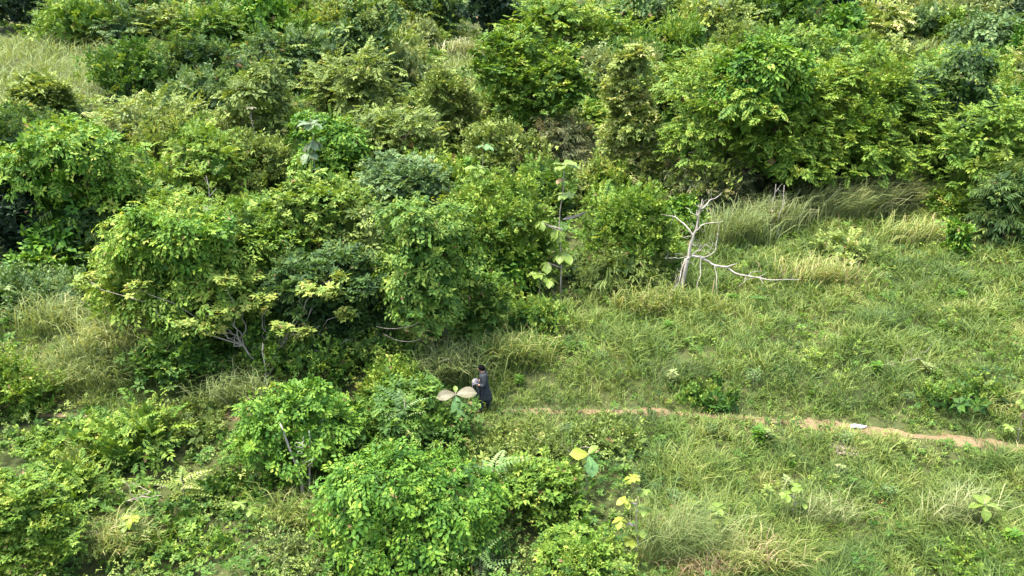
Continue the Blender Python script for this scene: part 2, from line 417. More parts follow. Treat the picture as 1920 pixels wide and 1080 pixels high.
def wood_mesh(w, dp, h, P, seed, mat, floor=0.0, r0=None, stems=1, nl=9, top=.6, fork2=None):
    """tapered trunk with limbs reaching into the foliage points P; starts a little below ground"""
    r = np.random.default_rng(seed + 77); out = []
    r0 = r0 or max(.035, .022 * h)
    fork = np.array([r.normal() * .05 * w, r.normal() * .05 * dp, max(floor * 1.0, .30 * h)])
    tip = np.array([r.normal() * .08 * w, r.normal() * .06 * dp, top * h])
    a = wobble((0, 0, -.25), fork, 5, .03, r); b = wobble(fork, tip, 5, .05, r)
    pts = np.vstack([a, b[1:]]); rad = np.linspace(r0, r0 * .3, len(pts)); rad[0] *= 1.35
    out.append(tube(pts, rad, 7))
    if fork2 is not None: out.append(tube(wobble((-.05, -.1, -.2), fork2, 7, .04, r), np.linspace(r0 * .8, r0 * .3, 7), 7))
    if len(P):
        for t in P[r.integers(0, len(P), nl)]:
            k = r.integers(2, len(pts) - 1); s = pts[k]
            e = s + (t - s) * .92
            q = wobble(s, e, 6, .045, r, sag=-.05)
            out.append(tube(q, np.linspace(rad[k] * .62, .008 + .003 * h * .3, 6), 5))
    V, F = merge(out)
    return mesh_from('trunk', V, F, mat)

def plant(spec, seed):
    name, label, cat, style, mk, cx, base, wpx, hpx = spec[:9]; o = dict(spec[9]) if len(spec) > 9 else {}
    group = o.pop('group', None); bark = o.pop('bark', BARK); stems = o.pop('stems', 1); depth_f = o.pop('depth', .8); floor = o.pop('floor', 0.0)
    r0 = o.pop('r0', None); nl = o.pop('nl', 9); mantle = o.pop('mantle', None); top = o.pop('top', .6); part = o.pop('part', None); fork2 = o.pop('fork2', None)
    x, y, z, t = ground(cx, base)
    m = t / FPX; w = wpx * m; dp = min(w * depth_f, 7.0)
    th = math.radians(PITCH) + math.atan((base - 540) / FPX)
    h = max(.35, (hpx * m - (.25 + .2 * float(sstep(.42, .68, th))) * dp * math.sin(th)) / math.cos(th))
    yc = y + dp * .42; x = x * (1 + dp * .42 * CP / t); z = float(height(x, yc))
    o.setdefault('dens', 1.0)
    me, P, nr = crown_mesh(style, w, dp, h, mk, t, seed, floor=floor * h, **o)
    e = thing(name, label, cat, (x, yc, z), group)
    tree = 'tree' in name
    c = obj(part or ('crown' if tree else 'foliage'), me, e); c['kind'] = 'stuff'
    if mantle:
        ms, mmk, frac, mseed = mantle
        sel = [(np.array([.05, -.08, .12]) + np.array(q) , s) for q, s in frac]
        vm, _, _ = crown_mesh(ms, w, dp, h, mmk, t, mseed, floor=floor * h, lobes=sel, dens=o['dens'] * .55, gap=.3)
        v = obj('vine_foliage', vm, e); v['kind'] = 'stuff'
    if tree:
        obj('trunk', wood_mesh(w, dp, h, P, seed, bark, floor * h, r0, nl=nl, top=top, fork2=fork2), e)
    else:
        r = np.random.default_rng(seed + 5)
        for s in range(max(2, stems)):
            q = P[r.integers(0, len(P))]
            b0 = np.array([r.normal() * .12 * w, r.normal() * .1 * dp, -.15])
            pts = wobble(b0, q * .93, 6, .05, r, sag=-.08)
            v, f = tube(pts, np.linspace(r0 or max(.018, .014 * h), .006, 6), 5)
            obj('stem', mesh_from('stem', v, f, bark), e)
    return e

# ------------------------------------------------------------------ ground and path
xs = np.concatenate([np.arange(-260, -45, 12.0), np.arange(-45, 45.1, .6), np.arange(57, 270, 12.0)])
ys = np.concatenate([np.arange(-80, 6, 8.0), np.arange(7, 60, .5), np.arange(60, 135, 1.5), np.arange(137, 420, 12.0)])
gx, gy = np.meshgrid(xs, ys); gz = height(gx, gy)
V = np.stack([gx, gy, gz], -1).reshape(-1, 3); nx, ny = len(xs), len(ys)
i, j = np.meshgrid(np.arange(nx - 1), np.arange(ny - 1)); a = (j * nx + i).ravel()
tag(obj('ground', mesh_from('ground', V, np.stack([a, a + 1, a + nx + 1, a + nx], 1), GROUND)), kind='structure', label='grassy hillside soil rising away from the track')

def bare(x):
    x = np.asarray(x, float); v = np.zeros_like(x)
    for c, w, a in ((-9.3, .5, .9), (-8.2, .5, .5), (1.0, .6, .2), (5.0, .8, .42), (7.6, .8, .4), (9.9, .5, .6), (10.7, .6, 1.0), (12.0, .6, .75), (14.4, .7, .8), (15.4, .6, 1.0), (16.4, .7, .9), (18.5, .8, .8)):
        v = np.maximum(v, a * np.exp(-((x - c) / w) ** 2))
    return v
px_ = np.arange(-16, 24.1, .25); pv = []
for x in px_:
    wl_ = (.10 + .30 * float(bare(x))) * (1 + .15 * math.sin(x * 3.1) + .12 * math.sin(x * 7.7))
    for s in (-1, -.4, .4, 1):
        y = float(path_y(x)) + s * wl_ * (1 + .45 * math.sin(x * (5.1 + 2 * s) + 3 * s) * math.sin(x * 2.3 + s)); pv.append((x, y, float(height(x, y)) + .03 - .026 * (abs(s) == 1) - .015 * (abs(s) < .5)))
pv = np.array(pv); F = []
for i in range(len(px_) - 1):
    for s in range(3): F.append((i * 4 + s, (i + 1) * 4 + s, (i + 1) * 4 + s + 1, i * 4 + s + 1))
tag(obj('path', mesh_from('path', pv, np.array(F)[:, ::-1], DIRT)), kind='structure', label='narrow reddish dirt footpath cut along the grassy slope')

# ------------------------------------------------------------------ where grass grows and where scrub does
def poly(px):
    return np.array([ground(a, b)[:2] for a, b in px])
def inside(poly_, x, y):
    c = np.zeros(len(x), bool); n = len(poly_)
    for i in range(n):
        x1, y1 = poly_[i]; x2, y2 = poly_[(i + 1) % n]
        s = ((y1 > y) != (y2 > y)) & (x < (x2 - x1) * (y - y1) / (y2 - y1 + 1e-12) + x1); c ^= s
    return c
MEADOW = [poly(p) for p in (
    [(880, 775), (930, 690), (960, 600), (1080, 560), (1255, 555), (1330, 410), (1500, 400), (1690, 360), (1800, 420), (1990, 480), (2040, 880), (1500, 800), (1200, 772)],
    [(860, 775), (1200, 774), (1500, 802), (2040, 885), (2040, 1150), (1190, 1150), (1190, 900), (1000, 850)],
    [(20, 590), (90, 545), (240, 555), (310, 700), (480, 782), (380, 800), (60, 745)],
    [(-60, 72), (150, 80), (340, 96), (300, 118), (200, 130), (205, 200), (60, 235), (-60, 225)],
    [(820, 90), (925, 90), (915, 150), (830, 150)],
    [(1050, 105), (1140, 110), (1140, 175), (1060, 165)],
    [(1660, 95), (1990, 70), (1990, 120), (1860, 128)])]
def meadow(x, y):
    m = np.zeros(len(x), bool)
    for p in MEADOW: m |= inside(p, x, y)
    return m
def path_dist(x, y): return np.abs(y - path_y(x))

def scatter(n, y0, y1, seed, pw=2.0):
    """points over the visible hillside, denser near the camera"""
    r = np.random.default_rng(seed); u = r.uniform(size=n); e = 2 - pw
    if abs(e) < 1e-6: y = y0 * (y1 / y0) ** u
    else: y = (y0 ** e + u * (y1 ** e - y0 ** e)) ** (1 / e)
    hw = .68 * (y * CP + 14 * SP) + 1.5
    return r.uniform(-1, 1, n) * hw, y, r

def blades(x, y, r, L, wd, lean, T, mk, curve=.35, base_z=-.02):
    n = len(x); P = np.stack([x, y, height(x, y) + base_z], -1)
    a = r.uniform(0, 6.283, n); D = np.stack([np.cos(a) * lean, np.sin(a) * lean, np.ones(n)], -1)
    D = unit(D); side = unit(np.stack([-np.sin(a), np.cos(a), np.zeros(n)], -1) + r.normal(size=(n, 3)) * .5)
    out = np.stack([np.cos(a), np.sin(a), np.zeros(n)], -1)
    mid = P + D * (L * .55)[:, None]
    tip = P + D * (L * .9)[:, None] + out * (L * curve)[:, None] - np.array([0, 0, 1.]) * (L * curve * .35)[:, None]
    w = wd[:, None] * .5
    V = np.stack([P, mid - side * w, mid + side * w, tip], 1)
    F = (np.arange(n)[:, None, None] * 4 + np.array([[0, 1, 2], [1, 3, 2]])[None]).reshape(-1, 3)
    return V.reshape(-1, 3), F, np.repeat(np.clip(T, 0, 1), 4)

def grass_field(n, seed, near):
    x, y, r = scatter(n, *near, seed)
    k = meadow(x, y); x, y = x[k], y[k]
    pd = path_dist(x, y) + .14 * (y < path_y(x)) + .15 * waves(np.stack([x, y], -1), .8, 5)
    tus = waves(np.stack([x, y], -1), 1.3, 33); k = ((pd > .08 + .36 * bare(x)) | (r.uniform(size=len(x)) < .14)) & ((tus > -.45) | (r.uniform(size=len(x)) < .22))
    x, y = x[k], y[k]
    t = y * CP + (14 - height(x, y)) * SP
    nb = 5 if near[0] < 50 else 3
    x, y, t = np.repeat(x, nb), np.repeat(y, nb), np.repeat(t, nb)
    n = len(x); P2 = np.stack([x, y], -1)
    x = x + r.normal(size=n) * .07 * t / 30; y = y + r.normal(size=n) * .07 * t / 30
    hn = waves(P2, 4.5, 31) + .9 * waves(P2, 1.3, 33); short = np.clip(1 - path_dist(x, y) / 1.6, 0, 1)
    L = (.62 + .22 * hn) * r.uniform(.6, 1.35, n) * (1 - .62 * short) * np.clip(t / 34, .9, 2.2)
    L = np.maximum(L, .10)
    T = .25 + .15 * waves(P2, 7, 41) + .13 * waves(P2, 1.6, 42) + .13 * waves(P2, 3.2, 43) + r.normal(size=n) * .12 + .10 * short
    T = np.where(y > 60, T * .6 + .12, T)
    V, F, T = blades(x, y, r, L, .85 * t / 788 * r.uniform(.6, 1.3, n), r.uniform(.1, .75, n), T, 'grass', curve=.30)
    return V, F, T

V, F, T = grass_field(70000, 101, (14.5, 50))
g1 = obj('grass', mesh_from('grass', V, F, LM['grass'], T)); tag(g1, 'knee high mixed green and straw grass covering the open slope', 'grass', kind='stuff')
n_grass = len(F)
V, F, T = grass_field(42000, 102, (55, 150))
g2 = obj('meadow_grass', mesh_from('meadow_grass', V, F, LM['reed'], T + .12)); tag(g2, 'pale dry grass of the meadows up the hill', 'grass', kind='stuff')
n_grass += len(F)

# small leafy weeds mixed into the grass, and the low scrub that covers all other ground
def weeds(n, seed, y0, y1, mk, style, hgt, sz, where, tb=0, name='weeds', patch=None):
    x, y, r = scatter(n, y0, y1, seed)
    k = meadow(x, y) == where
    if where: k &= path_dist(x, y) > .45
    if patch is not None: k &= waves(np.stack([x, y], -1), patch[0], patch[1]) > patch[2]
    x, y = x[k], y[k]; n = len(x); P2 = np.stack([x, y], -1); z = height(x, y)
    t = y * CP + (14 - z) * SP
    near = np.clip(path_dist(x, y) / 2.5, .35, 1)
    hh = hgt * (.55 + .5 * waves(P2, 2.6, seed + 1) + .35 * waves(P2, 7, seed + 4)) * r.uniform(.5, 1.3, n) * near
    P = np.stack([x, y, z + np.maximum(hh, .05)], -1)
    X = r.normal(size=(n, 3)); X[:, 2] = np.abs(X[:, 2]) * .4; Z = np.array([0, 0, 1.]) + r.normal(size=(n, 3)) * .35
    tint = .42 + tb + .16 * waves(P2, 5, seed + 2) + .1 * waves(P2, 1.5, seed + 3) + r.normal(size=n) * .09
    V, F, T = spray_leaves(style, P, X, Z, sz * t / 788 * r.uniform(.7, 1.3, n), tint, r)
    return obj(name, mesh_from(name, V, F, LM[mk], T)), len(F)
def stuff(o_n, label, cat):
    tag(o_n[0], label, cat, kind='stuff'); global n_grass; n_grass += o_n[1]
stuff(weeds(11500, 201, 14.5, 50, 'lime', 'fine', .42, 5.4, True, name='ground_cover_weeds'), 'low yellowish weeds growing through the slope grass', 'weeds')
stuff(weeds(11000, 202, 14.5, 50, 'green', 'broad', .40, 5.0, True, name='ground_cover_weeds', patch=(4, 77, .1)), 'patches of dark green leafy weeds in the slope grass', 'weeds')
stuff(weeds(4200, 203, 14.5, 50, 'rust', 'fine', .26, 4.5, True, name='withered_weeds', patch=(3, 78, .65)), 'rust brown withered weeds in patches on the slope', 'weeds')
stuff(weeds(7000, 208, 14.5, 50, 'deep', 'broad', .42, 5.5, True, name='ground_cover_weeds', patch=(3.2, 81, .45), tb=.05), 'darker low weeds in dense patches on the slope', 'weeds')
stuff(weeds(16000, 204, 14, 62, 'green', 'broad', .65, 7.0, False, name='undergrowth'), 'dark broad leaved undergrowth covering the ground between the bushes', 'undergrowth')
stuff(weeds(14000, 205, 14, 62, 'olive', 'fine', .9, 7.5, False, name='undergrowth', patch=(6, 79, -.5)), 'light yellowish undergrowth between the bushes', 'undergrowth')
stuff(weeds(9000, 206, 60, 150, 'green', 'fine', 1.2, 9.5, False, name='hillside_undergrowth'), 'green scrub covering the ground of the upper hillside', 'undergrowth')
stuff(weeds(6000, 207, 60, 150, 'olive', 'pinnate', 1.3, 11, False, name='hillside_undergrowth', patch=(14, 80, 0)), 'olive scrub in patches on the upper hillside', 'undergrowth')

# ------------------------------------------------------------------ trees, shrubs and vine mounds, far to near
# name, label, category, leaf style, leaf colour, photo x of the middle, photo y of the foot, width, height, options
PL = [
 ('dark_tree', 'very dark round tree at the top corner above the pale meadow', 'tree', 'fine', 'dark', 35, 66, 150, 110, dict(shape='dome', floor=.15)),
 ('hill_bush', 'light green bush just beside the very dark corner tree', 'bush', 'fine', 'lime', 160, 92, 150, 72),
 ('feathery_tree', 'bluish green feathery tree in the hedge of trees behind the pale meadow', 'tree', 'pinnate', 'blue', 248, 92, 115, 68, dict(floor=.12)),
 ('feathery_tree', 'olive topped feathery tree in the middle of the hedge behind the pale meadow', 'tree', 'pinnate', 'olive', 322, 92, 115, 78, dict(floor=.15)),
 ('feathery_tree', 'olive green tree at the end of the hedge behind the pale meadow', 'tree', 'pinnate', 'green', 405, 92, 125, 72, dict(floor=.12, tb=.15)),
 ('hill_bush', 'dark bush at the top edge above the hedge behind the meadow', 'bush', 'fine', 'deep', 235, 36, 190, 48),
 ('hill_bush', 'wide green bush at the top edge above the olive hedge tree', 'bush', 'fine', 'green', 420, 42, 210, 55),
 ('hill_bush', 'green bush between the meadow hedge and the vine covered dark tree', 'bush', 'fine', 'green', 510, 78, 150, 82, dict(tb=.08)),
 ('hill_bush', 'yellowish bush beside the small round dark tree on the hill', 'bush', 'fine', 'olive', 590, 66, 110, 78),
 ('round_tree', 'small round dark tree at the top edge near the vine covered tree', 'tree', 'vine', 'deep', 642, 66, 66, 72),
 ('feathery_tree', 'tall dark feathery tree at the top edge above the pale grass gap', 'tree', 'pinnate', 'deep', 800, 92, 150, 120, dict(floor=.15)),
 ('dark_tree', 'nearly black blue green tree above the pale grass gap', 'tree', 'fine', 'dark', 925, 84, 88, 120, dict(shape='tall', floor=.12)),
 ('slim_tree', 'slim grey green tree leaning on the nearly black tree', 'tree', 'fine', 'blue', 968, 80, 34, 58, dict(shape='column')),
 ('feathery_tree', 'broad light green feathery tree behind the tall leafy tree', 'tree', 'pinnate', 'lime', 1065, 112, 180, 108, dict(floor=.1)),
 ('vine_mound', 'deep green vine mound at the top edge above the column tree', 'vine mound', 'vine', 'deep', 1205, 84, 170, 96, dict(tb=.1)),
 ('feathery_tree', 'olive feathery tree at the top edge above the lime hill tree', 'tree', 'pinnate', 'olive', 1325, 84, 150, 84, dict(floor=.12)),
 ('hill_bush', 'low dark bush beside the dark tree at the top edge', 'bush', 'fine', 'deep', 1425, 66, 80, 42),
 ('dark_tree', 'wide dark tree at the top edge over the lime canopy', 'tree', 'fine', 'dark', 1548, 62, 170, 90, dict(shape='tall', floor=.15)),
 ('hill_bush', 'small grey green bush right below the wide dark tree', 'bush', 'pinnate', 'deep', 1530, 82, 80, 54),
 ('feathery_tree', 'pale yellow feathery tree beside the wide dark tree', 'tree', 'pinnate', 'olive', 1640, 88, 130, 78, dict(floor=.1, tb=.1)),
 ('feathery_tree', 'grey green tree at the edge of the high right meadow', 'tree', 'fine', 'blue', 1728, 92, 85, 78, dict(floor=.1)),
 ('hill_bush', 'narrow lime bush before the high right meadow', 'bush', 'fine', 'lime', 1775, 98, 60, 66, dict(shape='column')),
 ('vine_mound', 'blue green vine mound standing behind the high right meadow', 'vine mound', 'vine', 'blue', 1852, 112, 150, 92),
 ('dark_tree', 'dark blurred tree at the far top right corner', 'tree', 'fine', 'dark', 1905, 66, 140, 80, dict(floor=.1)),
 ('hill_bush', 'pale bush at the top edge left of the dark corner tree', 'bush', 'fine', 'pale', 1705, 48, 150, 60),
 ('hill_bush', 'green bush at the top edge between the dark and olive hill trees', 'bush', 'fine', 'green', 1440, 40, 130, 55),
 # middle of the hill
 ('leafy_bush', 'round green bush standing alone at the edge of the pale meadow', 'bush', 'fine', 'green', 252, 198, 135, 98),
 ('leafy_bush', 'dark wide bush behind the round meadow bush', 'bush', 'fine', 'deep', 372, 165, 165, 80, dict(tb=.1)),
 ('leafy_bush', 'bluish bush with small leaves before the dark wide bush', 'bush', 'fine', 'blue', 385, 240, 140, 100, dict(tb=.1)),
 ('feathery_tree', 'dark green feathery tree beside the vine covered dark tree', 'tree', 'pinnate', 'deep', 572, 180, 180, 125, dict(tb=.12, floor=.1)),
 ('vine_tree', 'dark tree wrapped in vines rising over the upper slope', 'tree', 'vine', 'deep', 700, 205, 140, 200, dict(shape='tall', tb=.12)),
 ('vine_mound', 'two headed vine covered bush with olive tips', 'vine mound', 'vine', 'olive', 500, 285, 118, 160, dict(shape='tall', tb=-.15)),
 ('feathery_tree', 'olive feathery tree below the vine wrapped dark tree', 'tree', 'pinnate', 'olive', 672, 262, 165, 165, dict(tb=-.05, floor=.1)),
 ('leafy_bush', 'yellow green bush poking up before the pale meadow', 'bush', 'broad', 'olive', 92, 240, 112, 115, dict(tb=.1)),
 ('hill_bush', 'low yellowish bush at the picture edge below the meadow', 'bush', 'fine', 'lime', 20, 300, 150, 90),
 ('leafy_bush', 'dim green bush under the yellow green meadow bush', 'bush', 'fine', 'deep', 70, 355, 190, 150, dict(tb=.15)),
 ('feathery_shrub', 'wide yellowish feathery shrub below the bluish bush', 'bush', 'pinnate', 'olive', 305, 285, 235, 98, dict(tb=.08)),
 ('feathery_tree', 'light green feathery tree behind the yellow topped vine tree', 'tree', 'pinnate', 'lime', 385, 400, 190, 160, dict(tb=-.05)),
 ('leafy_bush', 'olive bush in the hollow between the two headed bush and feathery tree', 'bush', 'fine', 'olive', 490, 385, 170, 130, dict(tb=-.05)),
 ('vine_mound', 'bright green vine mound carrying the grey leaved sapling', 'vine mound', 'vine', 'vine', 625, 380, 150, 175, dict(shape='tall')),
 ('feathery_tree', 'olive tree between the bright vine mound and the mossy mound', 'tree', 'pinnate', 'olive', 748, 355, 150, 160, dict(tb=-.08)),
 ('leafy_bush', 'dry yellowish bush before the tall leafy tree', 'bush', 'fine', 'olive', 848, 300, 112, 165, dict(tb=.05, shape='tall')),
 ('leafy_tree', 'tall leafy dark green tree standing in the middle of the slope', 'tree', 'broad', 'lime', 985, 335, 180, 285, dict(shape='tall', floor=.1, tb=-.12)),
 ('vine_mound', 'yellow olive rounded mound at the foot of the tall leafy tree', 'vine mound', 'fine', 'olive', 935, 372, 180, 138, dict(tb=.06)),
 ('brush_clump', 'dull grey green brush between the tall leafy tree and column tree', 'bush', 'willow', 'brush', 1062, 355, 125, 150, dict(tb=.1)),
 ('dry_shrub', 'pale dry shrub behind the column tree', 'bush', 'fine', 'pale', 1112, 190, 105, 85),
 ('hill_bush', 'green hill bush above the lime canopy and behind the column tree', 'bush', 'fine', 'green', 1200, 165, 120, 95),
 ('column_tree', 'tall yellow green column shaped tree behind the dead tree', 'tree', 'broad', 'olive', 1172, 390, 140, 280, dict(shape='column', tb=.22, size=.85)),
 ('feathery_tree', 'lime feathery tree at the upper edge of the great canopy', 'tree', 'pinnate', 'green', 1315, 265, 235, 185, dict(floor=.12, tb=.2)),
 ('feathery_tree', 'green feathery tree behind the great canopy', 'tree', 'pinnate', 'green', 1500, 190, 230, 125, dict(tb=.15)),
 ('feathery_tree', 'yellowish feathery tree along the upper rim of the great canopy', 'tree', 'pinnate', 'olive', 1640, 170, 180, 95, dict(tb=.0)),
 ('leafy_bush', 'pale lime bush beyond the great canopy below the high right meadow', 'bush', 'fine', 'lime', 1790, 195, 190, 85),
 ('vine_mound', 'rounded vine mound at the picture edge below the high right meadow', 'vine mound', 'vine', 'green', 1880, 255, 130, 110, dict(tb=.05)),
 ('vine_tree', 'deep green tree hung with vines between the two feathery canopies', 'tree', 'vine', 'deep', 1750, 375, 165, 240, dict(shape='tall', tb=.12)),
 ('feathery_tree', 'green feathery tree in the gap beside the vine hung tree', 'tree', 'pinnate', 'green', 1690, 300, 170, 190, dict(tb=.1)),
 ('feathery_tree', 'great spreading feathery tree with lime green layered sprays', 'tree', 'pinnate', 'lime', 1395, 415, 290, 325, dict(floor=.15, depth=.75, tb=-.10, dens=1.3, size=.85, mantle=('vine', 'vine', [((-.1, -.3, .15), (.42, .42, .5))], 601))),
 ('feathery_tree', 'spreading feathery tree with pale sprays reaching toward the tall grass', 'tree', 'pinnate', 'lime', 1570, 410, 285, 300, dict(floor=.15, depth=.75, tb=-.10, dens=1.3, size=.85)),
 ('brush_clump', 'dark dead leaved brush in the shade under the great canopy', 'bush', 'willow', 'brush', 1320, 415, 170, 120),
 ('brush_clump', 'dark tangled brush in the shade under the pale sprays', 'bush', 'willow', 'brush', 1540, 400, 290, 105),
 ('feathery_tree', 'bright feathery tree leaning in at the picture edge above the slope', 'tree', 'pinnate', 'lime', 1855, 440, 250, 235, dict(floor=.15, tb=-.08)),
 ('drooping_shrub', 'dark shrub with drooping narrow leaves under the bright edge tree', 'bush', 'willow', 'deep', 1895, 475, 150, 180, dict(tb=.15)),
 # left bank and centre
 ('dark_tree', 'shaded dark tree at the picture edge behind the reedy bank', 'tree', 'broad', 'dark', 40, 520, 210, 230, dict(tb=.1)),
 ('vine_tree', 'big bright green vine covered tree with a black hollow beneath it', 'tree', 'vine', 'vine', 178, 510, 245, 300, dict(floor=.25, shape='dome')),
 ('leafy_bush', 'dark leafy bush hanging in the hollow under the big vine tree', 'bush', 'willow', 'deep', 170, 520, 190, 140, dict(tb=.05)),
 ('compound_leaf_tree', 'light green tree with finger like leaves above the yellow leaved shrub', 'tree', 'broad', 'green', 600, 610, 225, 290, dict(tb=.22, floor=.1)),
 ('leafy_bush', 'bluish broad leaved bush in front of the bright vine mound', 'bush', 'broad', 'blue', 742, 460, 195, 190, dict(tb=.05)),
 ('vine_mound', 'lime vine mass behind the slender big leaved sapling', 'vine mound', 'fine', 'lime', 945, 560, 230, 250, dict(tb=-.05)),
 ('leafy_bush', 'dense rounded lime bush beside the dead tree', 'bush', 'fine', 'lime', 1180, 545, 205, 195, dict(tb=-.02)),
 ('drooping_shrub', 'low shrub of long narrow leaves at the foot of the lime bush', 'bush', 'willow', 'olive', 1165, 560, 170, 90),
 ('leafy_tree', 'dark tree in the deep shade behind the yellow leaved shrub', 'tree', 'broad', 'deep', 640, 700, 260, 240, dict(tb=.1, floor=.08, depth=.5)),
 ('vine_mound', 'tall curtain of hanging vines above the walking person', 'vine mound', 'vine', 'green', 820, 705, 190, 335, dict(shape='tall', tb=.16)),
 ('leafy_bush', 'green bush joining the vine curtain to the slope grass', 'bush', 'broad', 'green', 890, 650, 110, 160, dict(tb=.18)),
 ('vine_tree', 'vine tree with yellow green top and forked pale trunk', 'tree', 'vine', 'lime', 365, 710, 300, 350, dict(floor=.16, bark=BARKP, r0=.13, top=.75, fork2=(-1.1, -.5, 2.2), tb=.02, mantle=('vine', 'vine', [((.1, -.35, .0), (.5, .45, .4))], 602))),
 ('leafy_bush', 'dark green bush at the foot of the forked pale trunk', 'bush', 'broad', 'green', 350, 750, 190, 100, dict(tb=-.05)),
 ('leafy_bush', 'low shaded bush under the yellow leaved shrub', 'bush', 'fine', 'green', 590, 755, 240, 100, dict(tb=.1)),
 ('leafy_bush', 'pale flecked bush behind the path beside the vine curtain', 'bush', 'fine', 'green', 720, 715, 140, 80, dict(tb=.25)),
 ('herb_clump', 'pale green tall herbs at the edge of the shaded hollow', 'herbs', 'fine', 'blue', 80, 610, 230, 95, dict(tb=.18)),
 ('leafy_tree', 'lime tree between the yellow topped vine tree and the finger leaved tree', 'tree', 'broad', 'lime', 490, 650, 180, 240, dict(floor=.1, tb=-.1)),
 ('vine_mound', 'olive vines between the finger leaved tree and the vine curtain', 'vine mound', 'vine', 'olive', 705, 610, 150, 200, dict(tb=-.1, shape='tall')),
 ('leafy_bush', 'lime bush on the side of the vine tree toward the reedy bank', 'bush', 'fine', 'lime', 262, 650, 130, 160, dict(tb=.05, floor=.2)),
 ('leafy_bush', 'broad leaved bush joining the two vine trees', 'bush', 'broad', 'green', 305, 490, 170, 150, dict(tb=.2)),
 ('leafy_bush', 'bright small leaved bush over the bluish broad leaved bush', 'bush', 'fine', 'lime', 800, 430, 150, 125, dict(tb=0)),
 ('feathery_shrub', 'olive feathery shrub above the vine curtain', 'bush', 'pinnate', 'olive', 875, 485, 130, 140, dict(tb=-.05)),
 ('leafy_bush', 'green bush in the dip behind the slender big leaved sapling', 'bush', 'fine', 'green', 1020, 420, 130, 105, dict(tb=.15)),
 ('vine_mound', 'low vines bridging the arching mound and the rounded mound', 'vine mound', 'vine', 'vine', 665, 885, 160, 135, dict(tb=.05)),
 ('leafy_bush', 'dark broad leaved bush filling the hollow behind the yellow leaved shrub', 'bush', 'broad', 'green', 510, 700, 270, 130, dict(tb=0, depth=.4)),
 # near side of the path
 ('leafy_bush', 'bright bush at the picture edge below the reedy bank', 'bush', 'fine', 'lime', 25, 800, 150, 125, dict(tb=.0)),
 ('leafy_bush', 'mid green tangled bush below the reedy bank', 'bush', 'broad', 'lime', 165, 905, 270, 95, dict(tb=-.02)),
 ('leafy_bush', 'olive weedy bush where the path goes into the scrub', 'bush', 'fine', 'olive', 330, 865, 200, 65, dict(tb=0)),
 ('vine_mound', 'vine mound arching over bare dead stems beside the path', 'vine mound', 'vine', 'vine', 565, 940, 205, 225, dict(floor=.1, tb=-.03, depth=.9)),
 ('vine_mound', 'rounded vine mound just in front of the walking person', 'vine mound', 'vine', 'green', 772, 890, 255, 172, dict(tb=.04)),
 ('leafy_bush', 'small bright bush on top of the vines by the path', 'bush', 'fine', 'lime', 735, 775, 120, 88),
 ('leafy_bush', 'yellow green small leaved bush behind the ferny grey plant', 'bush', 'fine', 'olive', 970, 910, 180, 75, dict(tb=.02)),
 ('leafy_bush', 'olive bush on the near side of the path beside the person', 'bush', 'fine', 'olive', 1130, 862, 150, 48, dict(tb=0)),
 ('leafy_bush', 'green bush with bright tips between large leaf vine mound and yellow sapling', 'bush', 'broad', 'lime', 1010, 1010, 160, 140, dict(tb=-.05)),
 ('leafy_bush', 'bright green bush at the bottom edge below the yellow sapling', 'bush', 'broad', 'lime', 1090, 1120, 190, 118, dict(tb=-.08)),
 ('leafy_bush', 'big glossy bush filling the bottom corner', 'bush', 'broad', 'lime', 60, 1130, 250, 235, dict(tb=0)),
 ('leafy_bush', 'low spreading bush between the bottom corner bush and the pale herbs', 'bush', 'broad', 'lime', 330, 1090, 260, 75, dict(tb=-.1)),
 ('herb_clump', 'pale feathery herbs at the bottom edge beside the large leaf vine mound', 'herbs', 'fine', 'pale', 530, 1120, 210, 80, dict(tb=-.1)),
 ('leafy_bush', 'dark green bush in the hollow below the arching vine mound', 'bush', 'fine', 'green', 440, 960, 170, 60, dict(tb=.2)),
 ('leafy_bush', 'bright broad leaved bush at the bottom edge under the big leaf seedling', 'bush', 'broad', 'lime', 1850, 1125, 200, 70),
 ('leafy_bush', 'low dark bush on the bank above the end of the path', 'bush', 'fine', 'green', 1790, 795, 190, 38, dict(gap=.6, tb=.15)),
 ('leafy_bush', 'small dark bush on the bank above the middle of the path', 'bush', 'fine', 'green', 1320, 776, 140, 22, dict(tb=.2, gap=.7)),
 ('feathery_shrub', 'pale feathery shrub alone on the grass slope behind the dead branch', 'bush', 'pinnate', 'olive', 1585, 505, 115, 48),
 ('vine_mound', 'small bright green vine pillar on the grass slope', 'vine mound', 'vine', 'vine', 1785, 485, 42, 62, dict(shape='column')),
 ('leafy_bush', 'light bush at the edge of the slope under the bright edge tree', 'bush', 'fine', 'lime', 1790, 440, 110, 70),
 ('herb_clump', 'patch of green herbs on the slope above the person', 'herbs', 'fine', 'green', 1010, 640, 120, 60, dict(tb=.25)),
 ('herb_clump', 'pale herbs at the foot of the slender big leaved sapling', 'herbs', 'fern', 'blue', 1110, 545, 90, 45),
]
for i, s in enumerate(PL): plant(s, 1000 + 17 * i)

